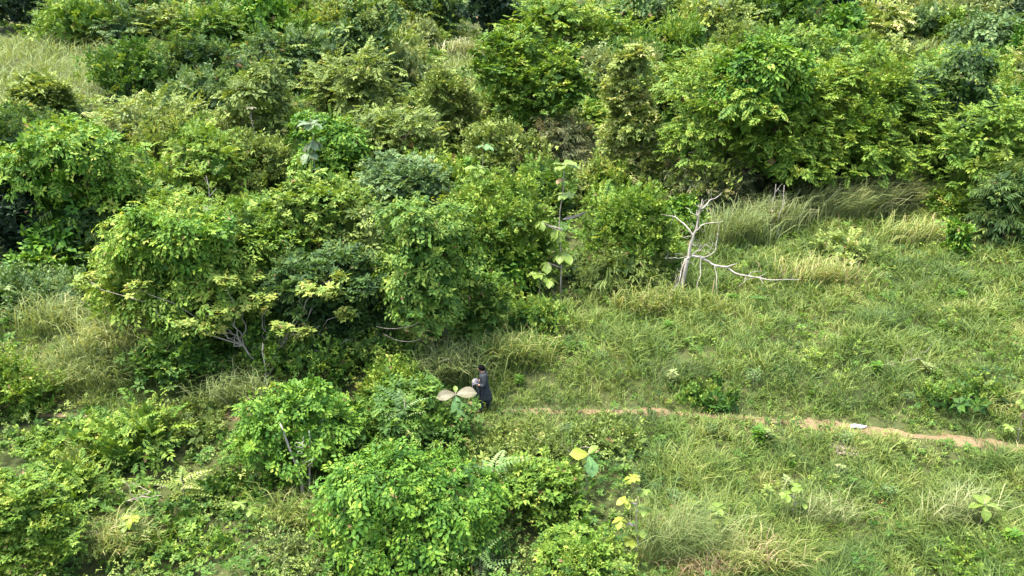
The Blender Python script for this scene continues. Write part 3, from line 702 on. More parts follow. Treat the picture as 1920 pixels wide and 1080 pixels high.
# small shrubs that fill the gaps between the larger bushes: eight kinds, copied
kinds = []
FK = [('fine', 'lime', 'small lime shrub in a gap between the larger bushes'), ('fine', 'olive', 'small olive shrub in a gap between the larger bushes'), ('broad', 'green', 'small dark broad leaved shrub in a gap between the larger bushes'),
      ('pinnate', 'lime', 'small feathery lime shrub in a gap between the larger bushes'), ('vine', 'vine', 'small heap of vines in a gap between the larger bushes'), ('fine', 'pale', 'small pale shrub in a gap between the larger bushes'),
      ('willow', 'olive', 'small narrow leaved shrub in a gap between the larger bushes'), ('pinnate', 'olive', 'small feathery olive shrub in a gap between the larger bushes')]
for i, (st, mk, lb) in enumerate(FK):
    me, P, nr = crown_mesh(st, 2.6, 2.4, 1.9, mk, 42, 4300 + i, gap=.45)
    rr = np.random.default_rng(i); kinds.append((me, [mesh_from('stem', *tube(wobble((rr.normal() * .2, rr.normal() * .2, -.2), P[rr.integers(0, len(P))] * .9, 5, .05, rr), np.linspace(.03, .008, 5), 5), BARK) for _ in range(2)]))
MARKS = [('pale hill meadow', 60, 160), ('round meadow bush', 252, 150), ('vine wrapped dark tree', 700, 110), ('two headed vine bush', 500, 200), ('tall leafy tree', 985, 190), ('column tree', 1172, 240), ('great feathery tree', 1395, 260),
         ('pale sprayed feathery tree', 1570, 260), ('vine hung tree', 1750, 260), ('bright edge tree', 1870, 330), ('big bright vine tree', 178, 360), ('yellow topped vine tree', 365, 520), ('finger leaved tree', 600, 430), ('vine curtain', 820, 520),
         ('slender big leaved sapling', 1050, 430), ('dead tree', 1290, 470), ('grass bank', 170, 640), ('arching vine mound', 560, 820), ('glossy corner bush', 60, 1000), ('large leaf vine mound', 770, 980), ('walking person', 907, 725), ('stick heap', 1585, 845), ('yellow sapling', 1188, 960),
         ('white bag', 1606, 803), ('pale yellow leaved sapling', 1482, 940), ('orange leaved sapling', 1905, 770), ('green vine pillar', 1785, 455), ('lower big leaved seedling', 1833, 960), ('pale slope shrub', 1585, 475)]
def where(x, y, z):
    '''says by which landmark a thing stands, as seen from the camera'''
    t = y * CP + (CAM_Z - z) * SP; px = 960 + FPX * x / t; py = 540 - FPX * ((z - CAM_Z) * CP + y * SP) / t
    m = sorted(MARKS, key=lambda q: math.hypot(q[1] - px, (q[2] - py) * 1.3)); a, b = m[0], m[1]; dx, dy = px - a[1], py - a[2]
    rel = ('left of' if dx < 0 else 'right of') if abs(dx) > 1.2 * abs(dy) else ('above' if dy < 0 else 'below')
    return f'{rel} the {a[0]}, toward the {b[0]}', px, py
x, y, r = scatter(520, 15.5, 96, 4400, pw=1.2)
ok = ~meadow(x, y) & (path_dist(x, y) > 1.0) & ~((y < 29) & (x > -6.5)) & ~((y < 36) & (x > 0))
cnt = 0; USED = set()
for xx, yy in zip(x[ok], y[ok]):
    if cnt >= 150: break
    k = int(r.integers(0, 8)); s = r.uniform(.6, 1.25) * (1 + max(0, yy - 40) / 70) * (.75 if yy < 24 else 1)
    wh, wx, wy = where(xx, yy, float(height(xx, yy)) + .6)
    if not (-40 < wx < 1960 and -30 < wy < 1110) or (wx < 460 and wy < 235): continue
    glab = ' '.join((FK[k][2].split(' in a gap')[0] + ' ' + wh).split()[:99] if len((FK[k][2].split(' in a gap')[0] + ' ' + wh).split()) <= 16 else (FK[k][2].split(' in a gap')[0] + ' ' + wh.split(',')[0]).split())
    if glab in USED: continue
    USED.add(glab); e = thing('gap_shrub', glab, 'shrub', (xx, yy, float(height(xx, yy))), FK[k][2].replace('small', 'the small', 1).replace('shrub', 'shrubs').replace(' in a gap', ' in gaps'), rz=r.uniform(0, 6.28))
    e.scale = (s, s, s * r.uniform(.8, 1.4)); obj('foliage', kinds[k][0], e)['kind'] = 'stuff'
    for q in kinds[k][1]: obj('stem', q, e)
    cnt += 1

# ------------------------------------------------------------------ the dead tree on the slope
def dead_tree():
    bx, by = 1200 + 385 / 5.143, 350 + 1010 / 5.143
    x0, y0, z0, t = ground(bx, by + 4); m = t / FPX; th = math.radians(PITCH) + math.atan((by - 540) / FPX)
    e = thing('dead_tree', 'leafless pale dead tree with crooked branches on the grass slope', 'tree', (x0, y0, z0))
    r = np.random.default_rng(5)
    def line(c, ys):
        c = np.array(c, float); k = len(c); q = np.zeros((k, 3))
        q[:, 0] = (c[:, 0] - 385) / 5.143 * m; q[:, 2] = (1010 - c[:, 1]) / 5.143 * m / math.cos(th)
        q[:, 1] = np.linspace(ys[0], ys[1], k)
        q[:, 2] += q[:, 1] * (-math.tan(th))* -1 * 0.0
        p = []
        for i in range(k - 1):
            for s in (0, .5): p.append(q[i] + (q[i + 1] - q[i]) * s + (r.normal(size=3) * .018 if s else 0))
        p.append(q[-1]); return np.array(p)
    tr = line([(383, 1035), (392, 960), (410, 860), (430, 690), (440, 600), (460, 500), (490, 400), (500, 250), (517, 140)], (0, 0))
    rr = np.interp(np.linspace(0, 1, len(tr)), [0, .3, .7, 1], [.10, .08, .05, .012])
    tk = obj('trunk', mesh_from('trunk', *tube(tr, rr, 9), BONE), e)
    B = [([(505, 232), (560, 205), (600, 165), (660, 155), (722, 113)], (0, .5), .035), ([(500, 232), (485, 175)], (0, -.2), .022),
         ([(492, 312), (465, 265), (430, 250)], (0, -.4), .025), ([(485, 425), (520, 360), (590, 325), (692, 300)], (0, -.6), .042),
         ([(460, 465), (400, 395), (340, 350), (295, 320), (255, 320)], (0, .5), .045), ([(448, 470), (350, 465)], (0, -.3), .016),
         ([(468, 642), (520, 590), (520, 530), (488, 490)], (0, -.35), .03),
         ([(465, 650), (550, 655), (620, 690), (680, 720), (780, 725), (860, 775), (960, 790), (1080, 800), (1180, 815), (1320, 800), (1440, 790)], (0, -1.0), .06),
         ([(545, 657), (640, 635), (690, 600), (695, 540), (710, 480), (700, 350)], (-.2, .4), .025),
         ([(452, 660), (400, 672), (365, 750), (345, 850), (295, 915), (240, 920)], (0, -.8), .045),
         ([(425, 655), (350, 690), (290, 700), (240, 720)], (0, .5), .022)]
    TW = [(6, [(520, 590), (570, 530), (600, 540), (650, 560)], (-.2, -.5), .014), (7, [(780, 722), (840, 712), (890, 703)], (-.45, -.2), .03),
          (7, [(545, 657), (540, 740), (540, 800), (510, 860), (495, 930)], (-.2, -.7), .03), (7, [(670, 718), (690, 790), (685, 870), (700, 960)], (-.3, -.8), .024),
          (7, [(960, 790), (940, 840), (880, 860)], (-.6, -.9), .012), (7, [(1080, 800), (1110, 845)], (-.7, -1), .012), (7, [(980, 792), (1010, 772), (1130, 775)], (-.6, -.3), .014), (7, [(1050, 800), (1000, 830), (960, 835)], (-.65, -.4), .01),
          (9, [(345, 850), (380, 915)], (-.5, -.3), .014), (9, [(300, 912), (340, 935)], (-.7, -.5), .01), (10, [(320, 655), (400, 640)], (.3, 0), .012), (4, [(300, 325), (295, 300)], (.4, .5), .01),
          (3, [(540, 350), (560, 420), (545, 430)], (-.2, 0), .01), (8, [(700, 480), (720, 495)], (.2, .5), .01), (2, [(470, 275), (478, 240)], (-.1, .1), .01)]
    objs = []
    for c, ys, rad in B:
        p = line(c, ys); objs.append(obj('branch', mesh_from('branch', *tube(p, np.linspace(rad, .007, len(p)), 6), BONE), e))
    for b in objs + [tk]:                               # fine dead twigs along every branch
        vv = np.empty(len(b.data.vertices) * 3, np.float32); b.data.vertices.foreach_get('co', vv); vv = vv.reshape(-1, 3)
        for q in range(7 if len(vv) > 60 else 3):
            a = vv[r.integers(len(vv) // (2 if b is tk else 5), len(vv))].astype(float); d = r.normal(size=3) * np.array([.22, .2, .2]); d[2] += .05
            obj('twig', mesh_from('twig', *tube(wobble(a, a + d, 4, .08, r), np.linspace(.011, .005, 4), 4), BONE), b)
    for k, c, ys, rad in TW:
        p = line(c, ys); obj('twig', mesh_from('twig', *tube(p, np.linspace(rad, .005, len(p)), 5), BONE), objs[k])
dead_tree()

# ------------------------------------------------------------------ saplings with single large leaves
def big_leaf_mesh(L, Wd, r, droop, mats):
    """obovate leaf along +X, upper side +Z, with midrib fold, droop and wavy rim"""
    u = np.linspace(0, 1, 7); prof = np.array([.10, .46, .74, .96, 1.0, .70, .03]) * Wd * .5
    V = []; 
    for i, (a, b) in enumerate(zip(u, prof)):
        x = a * L * (1 - .12 * droop * a); z = -droop * L * .55 * a * a
        wv = .035 * L * math.sin(i * 1.9 + r.uniform(0, 6))
        V += [(x, -b, z + .22 * b + wv), (x, -b * .5, z + .07 * b), (x, 0, z), (x, b * .5, z + .07 * b), (x, b, z + .22 * b - wv)]
    F = [(i * 5 + j, i * 5 + 5 + j, i * 5 + 6 + j, i * 5 + 1 + j) for i in range(6) for j in range(4)]
    return mesh_from('leaf', np.array(V), np.array(F), mats)

def teak_mat(name, c0, c1, under):
    m, n, l = new_mat(name)
    tc = n.new('ShaderNodeTexCoord'); nz = n.new('ShaderNodeTexNoise'); nz.inputs['Scale'].default_value = 7; nz.inputs['Detail'].default_value = 5
    l.new(tc.outputs['Object'], nz.inputs['Vector'])
    sx = n.new('ShaderNodeSeparateXYZ'); l.new(tc.outputs['Object'], sx.inputs[0])
    ab = n.new('ShaderNodeMath'); ab.operation = 'ABSOLUTE'; l.new(sx.outputs['Y'], ab.inputs[0])
    # side veins: stripes along x, slanted by |y|; midrib where |y| is small
    sl = n.new('ShaderNodeMath'); sl.operation = 'MULTIPLY_ADD'; sl.inputs[1].default_value = -.7; l.new(ab.outputs[0], sl.inputs[0]); l.new(sx.outputs['X'], sl.inputs[2])
    fr = n.new('ShaderNodeMath'); fr.operation = 'PINGPONG'; fr.inputs[1].default_value = .035; l.new(sl.outputs[0], fr.inputs[0])
    v1 = n.new('ShaderNodeMath'); v1.operation = 'LESS_THAN'; v1.inputs[1].default_value = .003; l.new(fr.outputs[0], v1.inputs[0])
    v2 = n.new('ShaderNodeMath'); v2.operation = 'LESS_THAN'; v2.inputs[1].default_value = .007; l.new(ab.outputs[0], v2.inputs[0])
    v = n.new('ShaderNodeMath'); v.operation = 'MAXIMUM'; l.new(v1.outputs[0], v.inputs[0]); l.new(v2.outputs[0], v.inputs[1])
    r = ramp_node(n, [(.3, c0), (.7, c1)]); l.new(nz.outputs[0], r.inputs[0])
    mv = n.new('ShaderNodeMix'); mv.data_type = 'RGBA'; l.new(v.outputs[0], mv.inputs[0]); l.new(r.outputs[0], mv.inputs[6]); mv.inputs[7].default_value = (*[min(1, 1.5 * c + .05) for c in c1], 1)
    ge = n.new('ShaderNodeNewGeometry'); mu = n.new('ShaderNodeMix'); mu.data_type = 'RGBA'
    l.new(ge.outputs['Backfacing'], mu.inputs[0]); l.new(mv.outputs[2], mu.inputs[6]); mu.inputs[7].default_value = (*under, 1)
    p = n['Principled BSDF']; p.inputs['Roughness'].default_value = .5; p.inputs['Specular IOR Level'].default_value = .35
    l.new(mu.outputs[2], p.inputs['Base Color'])
    t = n.new('ShaderNodeBsdfTranslucent'); l.new(mu.outputs[2], t.inputs['Color'])
    ms = n.new('ShaderNodeMixShader'); ms.inputs[0].default_value = .3; l.new(p.outputs[0], ms.inputs[1]); l.new(t.outputs[0], ms.inputs[2])
    l.new(ms.outputs[0], n['Material Output'].inputs['Surface'])
    return m
TK = {'green': teak_mat('big_leaf_green', (.075, .18, .055), (.13, .25, .08), (.30, .29, .19)),
      'light': teak_mat('big_leaf_light', (.095, .165, .022), (.15, .22, .03), (.15, .20, .045)),
      'grey':  teak_mat('big_leaf_grey', (.08, .14, .06), (.14, .20, .09), (.22, .25, .15)),
      'pale':  teak_mat('big_leaf_pale', (.095, .088, .05), (.15, .138, .082), (.12, .115, .065)),
      'yellow': teak_mat('big_leaf_yellow', (.15, .22, .02), (.25, .29, .03), (.22, .27, .05)),
      'orange': teak_mat('big_leaf_orange', (.12, .075, .022), (.19, .12, .035), (.17, .13, .05))}
LEAFCACHE = {}
def big_leaf(key, droop, k):
    q = (key, round(droop, 1), k)
    if q not in LEAFCACHE: LEAFCACHE[q] = big_leaf_mesh(1.0, .58 + .05 * k, random.Random(hash(k) + 3), droop, TK[key])
    return LEAFCACHE[q]

def add_leaf(e, key, p, yaw, pitch, roll, L, droop=.5, k=0):
    """leaf from point p; yaw about z, pitch up, roll about its own length"""
    o = obj('leaf', big_leaf(key, droop, k), e, p)
    R = Matrix.Rotation(math.radians(yaw), 4, 'Z') @ Matrix.Rotation(math.radians(-pitch), 4, 'Y') @ Matrix.Rotation(math.radians(roll), 4, 'X')
    o.rotation_euler = R.to_euler(); o.scale = (L, L, L); return o

def sapling(name, label, cx, top, base, key, leaves_, L=.5, group=None, stem_r=.025, cat='sapling', fwd=0.0, bark=BARKP):
    """leaves_: list of (photo dx, photo y of attachment, yaw, pitch, [key], [length factor])"""
    x, y, z, t = ground(cx, base); m = t / FPX; th = math.radians(PITCH) + math.atan((base - 540) / FPX)
    H = (base - top) * m / math.cos(th)
    if fwd:                                             # stands in front of the foliage, nearer the open side
        k = 1 - fwd / t; zt = CAM_Z + (z + H - CAM_Z) * k; x, y = x * k, y * k; z = float(height(x, y)); H2 = zt - z; base = base + (H2 - H) / m * math.cos(th); H = H2
    e = thing(name, label, cat, (x, y, z), group); r = np.random.default_rng(cx)
    st = wobble((0, 0, -.15), (0, 0, H), 7, .012, r)
    obj('stem', mesh_from('stem', *tube(st, np.linspace(stem_r, stem_r * .4, 7), 6), bark), e)
    for i, q in enumerate(leaves_):
        dx, ly, yaw, pit = q[:4]; kk = q[4] if len(q) > 4 and q[4] else key; lf = q[5] if len(q) > 5 else 1
        zz = (base - ly) * m / math.cos(th); px_ = dx * m
        a = math.radians(yaw); p = np.array([px_, 0, min(zz, H * 1.02)])
        if abs(px_) > .12:
            s = np.array([0, 0, max(0.05, p[2] - abs(px_) * .35)]); obj('twig', mesh_from('twig', *tube(wobble(s, p, 5, .03, r, sag=.06), np.linspace(.014, .007, 5), 5), bark), e)
        add_leaf(e, kk, p, yaw, pit, q[6] if len(q) > 6 else r.uniform(-12, 12), L * lf * r.uniform(.85, 1.12), droop=float(r.choice([.4, .6, .8])), k=int(r.integers(0, 3)))
    return e
def whorl(dx, ly, n, pit, seed, key=None, lf=1.0):
    r = random.Random(seed); a0 = r.uniform(0, 360); n = n + 3 if lf != .55 else n
    return [(dx, ly, a0 + 360 * i / n + r.uniform(-20, 20), pit + r.uniform(-18, 18), key, lf * r.uniform(.8, 1.15)) for i in range(n)]

# the three leaf sapling in front of the person
sapling('big_leaf_sapling', 'three huge leaves, two pale and one green, in front of the walking person', 857, 738, 815, 'green',
        [(0, 742, 200, 10, 'pale', 1.05, -38), (0, 742, -5, 14, 'pale', 1.12, 30), (0, 744, -78, -48, 'green', 1.42, 0), (0, 740, 100, 60, 'light', .55, 0)], L=.56, fwd=.2)
sapling('big_leaf_sapling', 'yellow and green big leaved seedling near the bare twigs below the path', 1100, 852, 925, 'green',
        [(0, 856, 195, 15, 'yellow', .95, -35), (0, 858, -70, -40, 'green', 1.15), (0, 855, 40, 35, 'light', .8), (0, 862, 215, -10, 'yellow', .6), (0, 860, -100, -30, 'green', .8)], L=.56)
sapling('big_leaf_sapling', 'pale green big leaved seedling in the lower grass near the bright bush', 1833, 945, 995, 'light',
        [(0, 950, 170, 5), (0, 952, -95, -25, None, .95), (0, 950, -10, 10), (0, 950, 120, 30), (0, 950, 60, 35)], L=.42)
sapling('big_leaf_sapling', 'grey leaved sapling rising out of the bright vine mound', 598, 225, 385, 'grey',
        whorl(0, 240, 6, 15, 1) + whorl(0, 268, 5, -30, 2) + whorl(-8, 288, 5, -15, 3), L=.70, fwd=1.0)
sapling('big_leaf_sapling', 'tall slender sapling with drooping clusters of big leaves', 1052, 320, 545, 'light',
        whorl(0, 325, 5, 20, 4) + whorl(-4, 345, 3, -30, 5, 'orange', .55) + whorl(4, 372, 6, 0, 6) + whorl(42, 400, 5, -25, 7, None, .9) + whorl(-38, 418, 5, -20, 8, None, .8) + whorl(-8, 430, 6, -40, 9)
        + whorl(0, 470, 7, -35, 10, None, 1.05) + whorl(-26, 488, 4, -40, 11, None, .9), L=.56, stem_r=.035, fwd=.9)
sapling('big_leaf_sapling', 'low big leaved seedling at the foot of the tall slender sapling', 1012, 510, 565, 'light',
        whorl(-6, 515, 6, 5, 12) + whorl(16, 525, 5, -15, 13, None, .9), L=.52, fwd=.6)
sapling('big_leaf_sapling', 'lime big leaved sapling before the yellow olive rounded mound', 908, 275, 430, 'light',
        whorl(2, 282, 4, 10, 14, 'green', .8) + whorl(-6, 318, 6, 0, 15) + whorl(-8, 345, 5, -30, 16, 'green', .9) + whorl(0, 372, 6, -15, 17) + whorl(-12, 410, 5, -20, 18, 'green', .8), L=.70, fwd=1.6)
sapling('big_leaf_sapling', 'cream leaved sapling on top of the yellow topped vine tree', 418, 385, 520, 'pale',
        whorl(-8, 392, 5, 0, 19) + whorl(16, 402, 5, -10, 20, None, .8), L=.6, fwd=1.0)
sapling('yellow_sapling', 'yellow broad leaved sapling beside the tall pale grass', 1188, 905, 1040, 'yellow',
        [q for k, ly in enumerate((910, 928, 945, 960, 978, 995, 1010)) for q in whorl((-12, 10, -22, 14, -28, 8, -8)[k], ly, 6, -5, 30 + k, ('yellow', 'light')[k % 2])], L=.23, stem_r=.018, fwd=.7)
sapling('yellow_sapling', 'pale yellow leaved sapling in the grass below the stick heap', 1482, 915, 985, 'light',
        [q for k, ly in enumerate((918, 930, 944)) for q in whorl((0, -16, 14)[k], ly, 6, -5, 40 + k)], L=.25, stem_r=.014)
sapling('yellow_sapling', 'yellowish big leaved sapling standing in the tall pale grass', 1335, 955, 1030, 'light',
        [q for k, ly in enumerate((958, 975, 995)) for q in whorl((0, 6, -8)[k], ly, 6, -5, 50 + k, 'yellow' if k == 1 else None)], L=.27, stem_r=.014)
sapling('yellow_sapling', 'lime leaved seedling on the low bush near the bottom corner', 262, 970, 1040, 'yellow',
        [q for k, ly in enumerate((975, 988, 1002)) for q in whorl((0, -12, 12)[k], ly, 7, 0, 60 + k, 'light' if k else None)], L=.26, stem_r=.014)
sapling('yellow_sapling', 'light green seedling beside the pale grass under the arching vine', 465, 945, 1000, 'light',
        [q for k, ly in enumerate((948, 960)) for q in whorl((-8, 10)[k], ly, 7, 0, 70 + k)], L=.25, stem_r=.014)
sapling('orange_sapling', 'orange leaved sapling at the picture edge above the end of the path', 1905, 730, 830, 'orange',
        [q for k, ly in enumerate((738, 756, 778, 800)) for q in whorl((0, -8, 6, -20)[k], ly, 5, -10, 80 + k, 'light' if k != 2 else None)], L=.26, stem_r=.014)

# shrub with yellow leaf pads on bare arching branches, before the dark hollow
def yellow_shrub():
    x, y, z, t = ground(500, 700); m = t / FPX; th = math.radians(PITCH) + math.atan(160 / FPX)
    e = thing('yellow_leaved_shrub', 'thin branched shrub with pads of yellow leaves before the dark hollow', 'shrub', (x, y, z))
    r = np.random.default_rng(90)
    pads = [(450, 580, 46), (475, 575, 30), (505, 585, 26), (400, 560, 44), (460, 525, 34), (620, 540, 46), (650, 530, 26), (600, 545, 24), (640, 560, 20), (550, 600, 22), (540, 650, 28), (545, 670, 22), (430, 600, 30), (520, 560, 26), (590, 610, 20), (385, 590, 26), (300, 535, 30), (215, 525, 34), (660, 585, 18)]
    A = []; st = []
    root = np.array([0, 0, -.1])
    for px, py, w in pads:
        c = np.array([(px - 500) * m, r.uniform(-.9, .3), (700 - py) * m / math.cos(th)])
        n = int(10 + w * .7); q = c + r.normal(size=(n, 3)) * np.array([w * m * .34, w * m * .3, .10]); A.append(q)
        st.append((c, w))
    hub = [np.array([.1, 0, 1.3]), np.array([.5, -.1, 1.0]), np.array([-.6, -.2, 1.2])]
    for h in hub: obj('stem', mesh_from('stem', *tube(wobble(root, h, 6, .04, r), np.linspace(.045, .03, 6), 6), BARKP), e)
    for c, w in st:
        h = min(hub, key=lambda q: np.linalg.norm(q - c)); obj('branch', mesh_from('branch', *tube(wobble(h, c, 7, .05, r, sag=-.04), np.linspace(.026, .008, 7), 5), BARKP), e)
    P = np.vstack(A); n = len(P); X = r.normal(size=(n, 3)); X[:, 2] *= .3; Z = np.array([0, 0, 1.]) + r.normal(size=(n, 3)) * .3
    V, F, T = spray_leaves('broad', P, X, Z, r.uniform(.17, .28, n), .5 + r.normal(size=n) * .2, r, rich=True)
    obj('foliage', mesh_from('foliage', V, F, LM['yellow'], T), e)['kind'] = 'stuff'
    for k in range(9):                               # bare twigs in the hollow
        a = np.array([r.uniform(.2, 2.4), r.uniform(-.3, .3), r.uniform(.7, 1.6)]); b = a + np.array([r.uniform(-.9, .9), r.uniform(-.4, .1), r.uniform(-.2, .8)])
        obj('twig', mesh_from('twig', *tube(wobble(a, b, 6, .06, r), np.linspace(.014, .005, 6), 4), BARKP), e)
yellow_shrub()

# the near vine mound whose leaves can be told apart
def large_leaf_mound():
    x, y, z, t = ground(775, 1125); m = t / FPX; w, dp, h = 345 * m, 300 * m, 2.95
    yc = y + dp * .42; x = x * (1 + dp * .42 * CP / t); z = float(height(x, yc))
    e = thing('vine_mound', 'glossy vine mound with large hanging leaves at the bottom edge', 'vine mound', (x, yc, z))
    L = [((-.28, -.05, .40), (.48, .58, .56)), ((.48, .0, .0), (.44, .55, .55)), ((.05, .1, .2), (.4, .5, .5)), ((-.62, .0, -.1), (.36, .5, .55)), ((.62, -.1, -.35), (.36, .5, .5)), ((0, -.25, -.45), (.7, .62, .6)), ((-.4, -.1, -.7), (.5, .6, .4))]
    me, P, nr = crown_mesh('vine', w, dp, h, 'vine', t, 8800, lobes=L, dens=1.25, gap=.1, rich=True, size=.78)
    obj('foliage', me, e)['kind'] = 'stuff'
    r = np.random.default_rng(91)
    # single leaves on the outside
    lm = []
    for k in range(6):
        v, f, tt = leaves(np.zeros((1, 3)), np.array([[1., 0, 0]]), np.array([[0, 0, 1.]]), 1.0, .52, np.array([[.3, .45, .6, .75, .9, .55][k]]), rich=True, droop=.22)
        lm.append(mesh_from('leaf', v, f, LM['vine'], tt))
    face = np.flatnonzero((nr[:, 1] < .2) & (P[:, 2] > .25 * h)); pick = r.choice(face, min(260, len(face)), replace=False)
    for i in pick:
        n = Vector(nr[i]) + Vector((0, 0, .35)) + Vector(r.normal(size=3) * .25); n.normalize()
        d = Vector((0, 0, -1)) + Vector(nr[i]) * .45 + Vector(r.normal(size=3) * .35); d = (d - n * d.dot(n)).normalized()
        Y = n.cross(d); o = obj('leaf', lm[int(r.integers(0, 6))], e); s = r.uniform(.11, .18)
        R = Matrix((d, Y, n)).transposed().to_4x4(); R.translation = Vector(P[i]) + n * .07
        o.matrix_local = R @ Matrix.Scale(s, 4)
    for k in range(4):
        q = P[r.integers(0, len(P))]; obj('stem', mesh_from('stem', *tube(wobble((r.normal() * .4, r.normal() * .3, -.2), q * .92, 6, .05, r), np.linspace(.05, .01, 6), 6), BARKP), e)
large_leaf_mound()

# bare stems inside the arching vine mound
def bare_stems():
    x, y, z, t = ground(567, 948); m = t / FPX
    e = thing('dead_bush', 'pale bare dead stems standing under the arching vine mound', 'dead bush', (x, y + .1, z)); r = np.random.default_rng(92)
    obj('stem', mesh_from('stem', *tube(np.array([(0, 0, -.15), (.02, 0, .6), (-.08, .05, 1.3), (-.25, .1, 1.9), (-.42, .15, 2.6)]), np.linspace(.05, .028, 5), 7), BONE), e)
    obj('stem', mesh_from('stem', *tube(wobble((.22, .1, -.1), (.32, .3, 2.3), 6, .02, r), np.linspace(.045, .02, 6), 6), BONE), e)
    for k in range(12):
        a = np.array([r.uniform(-.2, .3), 0, r.uniform(.7, 2.0)]); b = a + np.array([r.uniform(-.6, .7), r.uniform(-.3, .2), r.uniform(.0, .6)])
        obj('twig', mesh_from('twig', *tube(wobble(a, b, 5, .07, r), np.linspace(.016, .006, 5), 4), BONE), e)
bare_stems()

# lianas hanging across the dark hollow
for k, (a, b, lab_) in enumerate((((716, 602), (795, 593), 'pale liana hanging across the dark hollow, the upper of two'), ((728, 615), (795, 622), 'pale liana sagging across the dark hollow, the lower of two'))):
    x, y, z, t = ground(760, 690); m = t / FPX; zz = lambda py: (690 - py) * m / .9; r = np.random.default_rng(94 + k)
    p = wobble(((a[0] - 760) * m, -.5, zz(a[1])), ((b[0] - 760) * m, -.6, zz(b[1])), 12, .006, r, sag=.10 + .05 * k)
    tag(obj('liana', mesh_from('liana', *tube(p, .011, 5), BARKP), None, (x, y, z)), lab_, 'liana', 'lianas across the hollow')

# slim bare poles sticking out of the scrub
for cx, top, base, lab_ in ((402, 335, 440, 'thin bare pole rising out of the vine tree top'), (484, 212, 330, 'thin stalk with a flat pale leaf tuft over the scrub'), (1455, 352, 450, 'thin pale bare stem standing in the tall grass under the canopy'), (500, 640, 735, 'thin straight bare stem at the front of the dark hollow'), (1440, 350, 445, 'shorter pale bare stem beside the thin one under the canopy')):
    x, y, z, t = ground(cx, base); m = t / FPX; H = (base - top) * m / .93; r = np.random.default_rng(cx)
    e = thing('bare_stem', lab_, 'stem', (x, y, z))
    p = wobble((0, 0, -.2), (r.normal() * .12, 0, H), 7, .01, r); obj('stem', mesh_from('stem', *tube(p, np.linspace(.032, .012, 7), 6), BONE), e)
    if cx == 484:
        for q in range(6): add_leaf(e, 'pale', p[-1], 60 * q, 5, 0, .34)
    else:
        for q in range(3):
            s = p[3 + q]; obj('twig', mesh_from('twig', *tube(wobble(s, s + np.array([r.normal() * .3, r.normal() * .2, .4]), 4, .05, r), np.linspace(.012, .005, 4), 4), BONE), e)

# ------------------------------------------------------------------ tall grass clumps
def tall_grass(label, cx, base, wpx, hpx, mk, n, lean=(0, 0), tb=0.0, seed=0, wd=1.0):
    x, y, z, t = ground(cx, base); m = t / FPX; w, h = wpx * m, hpx * m / .93; r = np.random.default_rng(500 + seed)
    e = thing('tall_grass_clump', label, 'grass clump', (x, y, z), 'tall grass clumps')
    n = int(n); xx = r.normal(size=n) * w * .26; yy = np.abs(r.normal(size=n)) * w * .22
    P = np.stack([xx, yy, height(x + xx, y + yy) - z - .05], -1)
    a = r.uniform(0, 6.283, n); sp = r.uniform(.1, .75, n)
    out = np.stack([np.cos(a), np.sin(a), 0 * a], -1) * sp[:, None] + np.array([lean[0], lean[1], 0])
    L = h * r.uniform(.55, 1.1, n)[:, None]; up = np.array([0, 0, 1.])
    D1 = unit(up + out * .35); m1 = P + D1 * L * .42; D2 = unit(up * .75 + out * .95); m2 = m1 + D2 * L * .34; D3 = unit(up * .05 + out * 1.2 + 1e-4); tip = m2 + D3 * L * .30
    side = unit(np.cross(D1, out + r.normal(size=(n, 3)) * .4 + 1e-3)); ww = (wd * .9 * t / 788 * r.uniform(.6, 1.3, n))[:, None] * .5
    V = np.stack([P - side * ww * .5, P + side * ww * .5, m1 - side * ww, m1 + side * ww, m2 - side * ww * .8, m2 + side * ww * .8, tip], 1)
    F = (np.arange(n)[:, None, None] * 7 + np.array([[0, 1, 3], [0, 3, 2], [2, 3, 5], [2, 5, 4], [4, 5, 6]])[None]).reshape(-1, 3)
    T = np.repeat(np.clip(.45 + tb + r.normal(size=n) * .2, 0, 1), 7)
    obj('blades', mesh_from('blades', V.reshape(-1, 3), F, LM[mk], T), e)['kind'] = 'stuff'
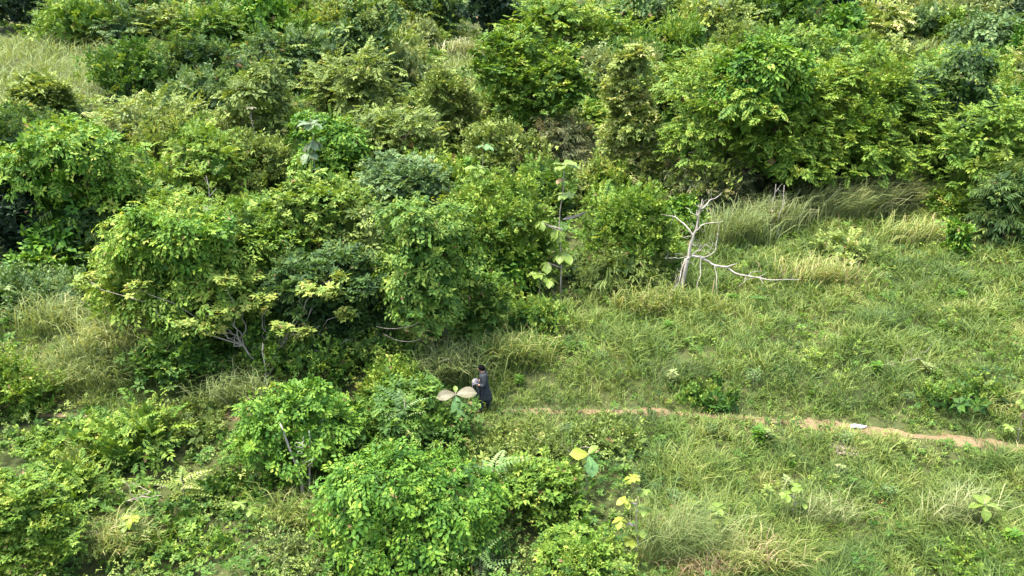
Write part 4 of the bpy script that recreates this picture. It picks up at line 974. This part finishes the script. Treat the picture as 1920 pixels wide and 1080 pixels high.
TG = [('tall blue green reeds leaning over below the great canopy', 1590, 425, 150, 95, 'reed', 900, (.75, 0), .15, .9),
      ('tall reeds leaning over beside the vine hung tree', 1690, 405, 120, 80, 'reed', 700, (.6, 0), .15, .9),
      ('reeds in the shade just behind the dead tree', 1385, 470, 130, 90, 'reed', 500, (.2, 0), -.15, .8),
      ('thin pale reeds around the bare stems under the canopy', 1450, 450, 110, 90, 'straw', 500, (.1, 0), -.2, .7),
      ('straw coloured reedy tuft in the middle of the grass bank', 215, 690, 170, 110, 'reed', 800, (.1, -.2), .15, .9),
      ('green reedy tuft on the upper part of the grass bank', 130, 640, 180, 85, 'reed', 900, (.1, -.1), -.05, .9),
      ('green reeds on the lower part of the grass bank', 150, 745, 220, 80, 'reed', 800, (0, -.2), -.05, .9),
      ('yellowish reeds between the bank and the forked trunk', 270, 650, 110, 80, 'reed', 450, (0, -.1), .1, .9),
      ('tall pale feathery grass beside the yellow sapling', 1275, 1075, 150, 145, 'straw', 600, (.25, 0), -.35, .7),
      ('tall green grass at the foot of the bare dead stems', 580, 1010, 140, 85, 'grass', 700, (0, -.1), -.05, 1.0),
      ('pale grass stalks where the path goes into the scrub', 440, 775, 140, 80, 'straw', 450, (0, -.1), -.25, .9),
      ('grass tuft in the dark gap by the tall leafy tree', 1030, 345, 110, 70, 'straw', 400, (0, 0), -.3, .9),
      ('dry grass tuft behind the person under the vine curtain', 850, 735, 130, 90, 'straw', 550, (0, -.1), -.25, .9),
      ('pale tuft of dry grass in the gap above the tall leafy tree', 875, 118, 110, 45, 'straw', 500, (0, 0), .1, 1.0),
      ('dry grass patch under the yellowish feathery shrub', 430, 275, 110, 55, 'straw', 400, (0, 0), .05, 1.0),
      ('spiky green grass tuft at the bottom corner beside glossy bush', 215, 1060, 120, 90, 'grass', 500, (.1, 0), .1, 1.0),
      ('grass tuft at the bottom edge in the middle of the lower slope', 1400, 1090, 180, 80, 'grass', 700, (.1, 0), .15, 1.0),
      ('reddish brown tuft of grass at the lower corner of the pale grass', 1330, 1100, 120, 60, 'grass', 500, (0, 0), .4, 1.0),
      ('upright grass stalks in the lower slope near the pale seedling', 1540, 1000, 120, 80, 'straw', 350, (.1, 0), -.2, .7),
      ('upright grass stalks near the big leaved seedling of the lower slope', 1790, 1000, 120, 95, 'straw', 350, (.15, 0), -.2, .7),
      ('tuft of taller grass in the middle of the open slope', 1545, 545, 150, 60, 'grass', 700, (.1, 0), .2, .9),
      ('taller pale grass on the open slope by the vine pillar', 1720, 470, 150, 65, 'grass', 450, (.4, 0), .05, .8),
      ('grass tuft just above the person on the slope', 965, 700, 120, 75, 'grass', 600, (0, -.1), .0, 1.0),
      ('short grass hiding the feet of the walking person', 905, 776, 60, 20, 'grass', 260, (0, 0), -.1, .8),
      ('taller grass below the dead tree', 1230, 600, 170, 60, 'grass', 700, (0, -.1), .1, 1.0)]
for k, q in enumerate(TG): tall_grass(q[0], q[1], q[2], q[3], q[4], q[5], q[6], q[7], q[8], k, q[9])

# small leafy weeds standing out of the slope grass
r = np.random.default_rng(300); kinds = []
for k in range(5):
    rr = np.random.default_rng(310 + k); n = 16; h = np.sort(rr.uniform(.12, .55, n)); a = np.arange(n) * 2.4
    P = np.stack([np.cos(a) * .03, np.sin(a) * .03, h], -1); X = np.stack([np.cos(a), np.sin(a), 0 * a + .25], -1); Z = np.tile([0, 0, 1.], (n, 1))
    V, F, T = spray_leaves('fine' if k % 2 else 'broad', P, X, Z, rr.uniform(.16, .26, n), .5 + rr.normal(size=n) * .12, rr)
    kinds.append((mesh_from('foliage', V, F, LM[('pale', 'lime', 'olive', 'blue', 'vine')[k]], T), mesh_from('stem', *tube(np.array([(0, 0, -.1), (.01, 0, .25), (0, .01, .55)]), np.array([.012, .01, .005]), 5), BARKP)))
lab = ['small pale leafy weed standing in the slope grass', 'small bright lime weed standing in the slope grass', 'small olive weed standing in the slope grass', 'small grey green weed standing in the slope grass', 'small vivid green weed standing in the slope grass']
for k in range(64):
    while True:
        px, py = r.uniform(930, 1900), r.uniform(560, 1060)
        x, y, z, t = ground(px, py)
        q = int(r.integers(0, 5)); wlab = lab[q].replace(' standing in the slope grass', ' ') + where(x, y, z + .3)[0]
        if wlab not in USED and meadow(np.array([x]), np.array([y]))[0] and path_dist(x, y) > .8: break
    USED.add(wlab); e = thing('leafy_weed', wlab, 'weed', (x, y, z), 'weeds dotted over the slope, ' + ('pale', 'lime', 'olive', 'grey green', 'vivid green')[q], rz=r.uniform(0, 6.28))
    s = r.uniform(.5, 1.1); e.scale = (s, s, s); obj('foliage', kinds[q][0], e)['kind'] = 'stuff'; obj('stem', kinds[q][1], e)

# the grey ferny plant
def fern(label, cx, base, hpx, key, n, L, seed):
    x, y, z, t = ground(cx, base); m = t / FPX; r = np.random.default_rng(seed); H = hpx * m / .85
    e = thing('ferny_plant', label, 'plant', (x, y, z))
    obj('stem', mesh_from('stem', *tube(wobble((0, 0, -.1), (0, 0, H), 5, .02, r), np.linspace(.03, .012, 5), 6), BARKP), e)
    fm = []
    for k in range(3):
        P = np.zeros((1, 3)); V, F, T = spray_leaves('fern', P, np.array([[1., 0, 0]]), np.array([[0, 0, 1.]]), np.array([1.]), np.array([.5 + .12 * k]), r, leaf_jit=.05, nvar=1)
        fm.append(mesh_from('frond', V, F, LM[key], T))
    for k in range(n):
        o = obj('frond', fm[k % 3], e, (0, 0, H * (.45 + .55 * k / n))); s = L * r.uniform(.8, 1.2); o.scale = (s, s, s)
        o.rotation_euler = (r.normal() * .15, -math.radians(r.uniform(5, 50)), k * 2.4)
fern('grey green ferny plant between the vine mounds', 925, 965, 95, 'blue', 14, .85, 71)
fern('dark ferny leaf plant on the front of the rounded vine mound', 765, 868, 115, 'blue', 10, .8, 72)
fern('pale ferny plant at the bottom edge beside the large leaf mound', 900, 1095, 70, 'blue', 12, .8, 73)
fern('pale ferny plant among the tangled bush near bare sticks', 350, 955, 60, 'olive', 9, .7, 74)

# ------------------------------------------------------------------ litter on the track
x, y, z, t = ground(1606, 803); r = np.random.default_rng(400)
e = thing('plastic_bag', 'crumpled white plastic bag lying on the dirt path', 'bag', (x, y, z + .02)); e.scale = (.75, .75, .8)
nu, nv = 16, 9; V = []
for j in range(nv):
    for i_ in range(nu):
        a = 6.283 * i_ / nu; b = math.pi * j / (nv - 1)
        q = 1 + .18 * math.sin(3 * a + 2 * b) + r.normal() * .07
        V.append((.30 * q * math.cos(a) * math.sin(b), .13 * q * math.sin(a) * math.sin(b), .07 + .075 * q * math.cos(b)))
F = [(j * nu + i_, (j + 1) * nu + i_, (j + 1) * nu + (i_ + 1) % nu, j * nu + (i_ + 1) % nu) for j in range(nv - 1) for i_ in range(nu)]
obj('bag_body', mesh_from('bag_body', np.array(V), np.array(F), plain_mat('white_plastic', (.50, .52, .55), .4, .08, 9), smooth=False), e)
obj('bag_neck', mesh_from('bag_neck', *tube(np.array([(.26, 0, .06), (.34, .02, .08), (.42, .03, .05)]), np.array([.05, .02, .05]), 8), plain_mat('white_plastic_neck', (.48, .50, .52), .4, .08, 9)), e)

x, y, z, t = ground(1585, 848)
e = thing('stick_heap', 'heap of pale dry sticks and cut stalks below the path', 'stick heap', (x, y, z)); A = []
for k in range(230):
    a = r.uniform(0, math.pi); c = np.array([r.normal() * .20, r.normal() * .17, 0]); c[2] = .03 + .20 * math.exp(-(c[0] ** 2 + c[1] ** 2) * 5) * r.uniform(.3, 1.1)
    d = np.array([math.cos(a), math.sin(a), r.normal() * .18]) * r.uniform(.06, .16); A.append(tube(wobble(c - d, c + d, 4, .04, r), np.linspace(.014, .008, 4), 4))
obj('sticks', mesh_from('sticks', *merge(A), plain_mat('dry_stalk', (.34, .28, .21), .8, .35, 3)), e)['kind'] = 'stuff'

# dead twigs on the ground among the bushes
for k, (cx, cy, lab_) in enumerate(((275, 945, 'bare grey fallen branch among the bushes near the low spreading bush'), (1070, 855, 'tangle of bare twigs beside the yellow and green seedling'), (1690, 690, 'dry twigs and brown stalks lying on the open slope'))):
    x, y, z, t = ground(cx, cy); r = np.random.default_rng(420 + k); e = thing('fallen_branch', lab_, 'branch', (x, y, z))
    br = obj('branch', mesh_from('branch', *tube(wobble((-.8, 0, .05), (.6, -.2, .45), 8, .03, r), np.linspace(.022, .008, 8), 6), BARKP), e)
    for q in range(11):
        s = np.array([r.uniform(-.8, .8), -.1, 0]); s[2] = .4 + s[0] * .42; obj('twig', mesh_from('twig', *tube(wobble(s, s + r.normal(size=3) * np.array([.45, .25, .3]), 5, .06, r), np.linspace(.011, .005, 5), 4), BARKP), e)

# ------------------------------------------------------------------ the person walking along the path, facing -X
def person():
    x, y, z, t = ground(909, 768)
    y = float(path_y(x)); z = float(height(x, y)) + .02
    e = thing('person', 'person in dark grey tunic walking along the path with head bowed', 'person', (x, y, z))
    SKIN = plain_mat('skin', (.36, .20, .13), .55, .1, 30); HAIR = plain_mat('black_hair', (.003, .003, .003), .9, .3, 60, .05)
    TUN = plain_mat('tunic_cloth', (.022, .027, .032), .85, .25, 14); TRO = plain_mat('trouser_cloth', (.018, .022, .032), .85, .25, 14); SHO = plain_mat('sandal', (.05, .035, .025), .6, .2, 20)
    def skin_mesh(name, verts, edges, radii, mat, parent, root=0, sub=2):
        import bmesh
        me = bpy.data.meshes.new(name); bm = bmesh.new(); ly = bm.verts.layers.skin.verify()
        bv = [bm.verts.new(v) for v in verts]
        for i_, b in enumerate(bv):
            rr = radii[i_]; rr = rr if isinstance(rr, tuple) else (rr, rr); b[ly].radius = rr; b[ly].use_root = (i_ == root)
        for a, b in edges: bm.edges.new((bv[a], bv[b]))
        bm.to_mesh(me); bm.free(); me.materials.append(mat)
        o = obj(name, me, parent); o.modifiers.new('skin', 'SKIN'); sd = o.modifiers.new('sub', 'SUBSURF'); sd.levels = sub; sd.render_levels = sub
        dg = bpy.context.evaluated_depsgraph_get(); ev = bpy.data.meshes.new_from_object(o.evaluated_get(dg))
        o.modifiers.clear(); o.data = ev; ev.materials.clear(); ev.materials.append(mat)
        for p in ev.polygons: p.use_smooth = True
        return o
    # joints: facing -X, camera side is -Y
    J = dict(pel=(0, 0, .92), sp=(-.005, 0, 1.10), ch=(-.02, 0, 1.30), nb=(-.03, 0, 1.45), nk=(-.065, 0, 1.52), hd=(-.095, 0, 1.60), ht=(-.105, 0, 1.69))
    vs = [J['pel'], J['sp'], J['ch'], J['nb'], J['nk'], J['hd'], J['ht']]; ra = [(.13, .15), (.12, .14), (.13, .16), (.09, .11), (.052, .055), (.082, .075), (.07, .065)]
    ed = [(0, 1), (1, 2), (2, 3), (3, 4), (4, 5), (5, 6)]
    def chain(start, pts, rad):
        prev = start
        for p, q in zip(pts, rad): vs.append(p); ra.append(q); ed.append((prev, len(vs) - 1)); prev = len(vs) - 1
    for s in (-1, 1):
        el = (.03, s * .25, 1.12); wr = (-.20, s * .17, 1.10) if s < 0 else (-.17, s * .16, 1.08)
        chain(2, [(-.01, s * .18, 1.40), (.02, s * .235, 1.26), el, (-.09, s * .215, 1.10), wr, (wr[0] - .07, wr[1] + .01 * s, wr[2])], [.062, .05, .043, .04, .028, (.026, .04)])
        st = -.14 if s < 0 else .12
        chain(0, [(st * .15, s * .10, .84), (st * .5, s * .105, .50), (st + .02, s * .10, .10), (st - .05, s * .105, .045), (st - .15, s * .115, .03)], [.085, .058, .04, .042, .03])
    body = skin_mesh('body', vs, ed, ra, SKIN, e)
    # fingers of both hands
    for s in (-1, 1):
        wr = np.array((-.27, s * .165, 1.10) if s < 0 else (-.24, s * .155, 1.08))
        for k in range(4):
            b = wr + np.array([-.03, 0, .03 - .02 * k]); L = (.075, .085, .08, .062)[k]
            pts = [b, b + np.array([-L * .5, s * -.01, -.004]), b + np.array([-L * .85, s * -.03, -.02]), b + np.array([-L * .8, s * -.055, -.03])]
            obj('finger', mesh_from('finger', *tube(np.array(pts), np.array([.010, .0095, .009, .007]), 6), SKIN), body)
        pts = [wr + np.array([.02, 0, .03]), wr + np.array([-.02, s * -.02, .055]), wr + np.array([-.055, s * -.035, .06])]
        obj('thumb', mesh_from('thumb', *tube(np.array(pts), np.array([.012, .011, .008]), 6), SKIN), body)
    # face: nose, ears, eyes, mouth
    def ball(name, c, s, mat, parent, nu=10, nv=7):
        V = [(c[0] + s[0] * math.cos(6.283 * i_ / nu) * math.sin(math.pi * j / (nv - 1)), c[1] + s[1] * math.sin(6.283 * i_ / nu) * math.sin(math.pi * j / (nv - 1)), c[2] + s[2] * math.cos(math.pi * j / (nv - 1))) for j in range(nv) for i_ in range(nu)]
        F = [(j * nu + i_, (j + 1) * nu + i_, (j + 1) * nu + (i_ + 1) % nu, j * nu + (i_ + 1) % nu) for j in range(nv - 1) for i_ in range(nu)]
        return obj(name, mesh_from(name, np.array(V), np.array(F), mat), parent)
    ball('nose', (-.190, 0, 1.605), (.022, .016, .024), SKIN, body)
    DK = plain_mat('eye_dark', (.02, .015, .012), .3, .1, 9); LP = plain_mat('lip', (.28, .11, .09), .5, .1, 9)
    for s in (-1, 1):
        ball('ear', (-.085, s * .080, 1.61), (.022, .012, .034), SKIN, body); ball('eye', (-.172, s * .032, 1.632), (.012, .014, .009), DK, body)
        ball('eyebrow', (-.172, s * .034, 1.652), (.010, .020, .005), HAIR, body)
    ball('mouth', (-.172, 0, 1.562), (.012, .026, .008), LP, body)
    # hair: cap over top and back of the head
    V = []; nu, nv = 20, 12; rh = np.random.default_rng(3)
    for j in range(nv):
        b = 2.05 * j / (nv - 1)
        for i_ in range(nu):
            a = 6.283 * i_ / nu; front = max(0, -math.cos(a)); bb = min(b, 2.05 - .95 * front ** 1.5)
            q = 1 + rh.normal() * .018
            V.append((-.088 + .128 * q * math.cos(a) * math.sin(bb), .110 * q * math.sin(a) * math.sin(bb), 1.645 + .115 * q * math.cos(bb)))
    F = [(j * nu + i_, (j + 1) * nu + i_, (j + 1) * nu + (i_ + 1) % nu, j * nu + (i_ + 1) % nu) for j in range(nv - 1) for i_ in range(nu)]
    obj('hair', mesh_from('hair', np.array(V), np.array(F), HAIR), e)
    # tunic: rings from collar to hem, with folds
    def loft(name, rings, mat, parent, nu=28, fold=.0, ph=0.0):
        V = []
        for k, (cx, cz, rx, ry, sl) in enumerate(rings):
            kf = fold * max(0, k - 3) / max(1, len(rings) - 4)
            for i_ in range(nu):
                a = 6.283 * i_ / nu; q = 1 + kf * (math.sin(5 * a + ph) + .5 * math.sin(9 * a + 2 * ph + k * .3))
                V.append((cx + rx * q * math.cos(a), ry * q * math.sin(a), cz + sl * math.cos(a)))
        F = [(k * nu + i_, k * nu + (i_ + 1) % nu, (k + 1) * nu + (i_ + 1) % nu, (k + 1) * nu + i_) for k in range(len(rings) - 1) for i_ in range(nu)]
        o = obj(name, mesh_from(name, np.array(V), np.array(F)[:, ::-1], mat), parent)
        sm = o.modifiers.new('cloth', 'SOLIDIFY'); sm.thickness = .008; return o
    loft('tunic', [(-.05, 1.50, .068, .074, .02), (-.035, 1.478, .11, .15, .015), (-.025, 1.44, .135, .225, .01), (-.02, 1.34, .15, .225, 0), (-.01, 1.2, .142, .186, 0), (0, 1.05, .146, .180, 0), (.01, .9, .165, .195, 0), (.02, .75, .19, .205, 0), (.03, .58, .215, .215, 0), (.035, .44, .23, .222, 0)], TUN, e, fold=.05)
    for s in (-1, 1):
        p = np.array([(-.012, s * .165, 1.41), (.02, s * .235, 1.27), (.035, s * .255, 1.13), (-.04, s * .235, 1.10), (-.13, s * .195, 1.10)])
        obj('sleeve', mesh_from('sleeve', *tube(p, np.array([.092, .082, .074, .067, .06]), 12, cap=False), TUN), e)
        st = -.14 if s < 0 else .12
        p = np.array([(st * .15, s * .10, .86), (st * .5, s * .105, .52), (st * .8, s * .10, .28), (st + .02, s * .10, .09)])
        obj('trouser_leg', mesh_from('trouser_leg', *tube(p, np.array([.115, .095, .082, .07]), 12, cap=False), TRO), e)
        p = np.array([(st + .06, s * .10, .035), (st - .03, s * .105, .04), (st - .12, s * .112, .035), (st - .19, s * .118, .025)])
        obj('shoe', mesh_from('shoe', *tube(p, np.array([.035, .045, .046, .028]), 10), SHO), e)
    # pale cloth carried over the forearms
    c = thing('cloth_bundle', 'light grey folded cloth carried in front of the walking person', 'cloth', (x - .27, y - .03, z + 1.0))
    CL = plain_mat('grey_cloth', (.085, .085, .10), .9, .15, 10); CW = plain_mat('white_cloth', (.17, .165, .16), .9, .1, 10); rc = np.random.default_rng(8)
    def sheet(name, prof, w, mat, ph):
        prof = np.array(prof, float); nu = 14; V = []
        for k, (px, pz) in enumerate(prof):
            for i_ in range(nu):
                v = -1 + 2 * i_ / (nu - 1); V.append((px + .022 * math.sin(4 * v + ph + k * .4) + rc.normal() * .004, v * w * (1 - .03 * k) , pz + .012 * math.sin(7 * v + k)))
        F = [(k * nu + i_, k * nu + i_ + 1, (k + 1) * nu + i_ + 1, (k + 1) * nu + i_) for k in range(len(prof) - 1) for i_ in range(nu - 1)]
        o = obj(name, mesh_from(name, np.array(V), np.array(F), mat), c); sm = o.modifiers.new('cloth', 'SOLIDIFY'); sm.thickness = .025
    sheet('front_fold', [(.05, .155), (-.02, .17), (-.09, .13), (-.115, .05), (-.10, -.05), (-.06, -.16), (-.01, -.27), (.03, -.36)], .21, CL, 0)
    sheet('back_fold', [(.05, .15), (.075, .08), (.07, -.03), (.075, -.14), (.085, -.24)], .19, CL, 1.3)
    sheet('white_edge', [(-.05, .195), (-.10, .16), (-.14, .10)], .12, CW, .4)
person()
print('tris: crowns', LEAF_COUNT[0], 'grass/weeds', n_grass, 'all', sum(len(m.polygons) for m in bpy.data.meshes))
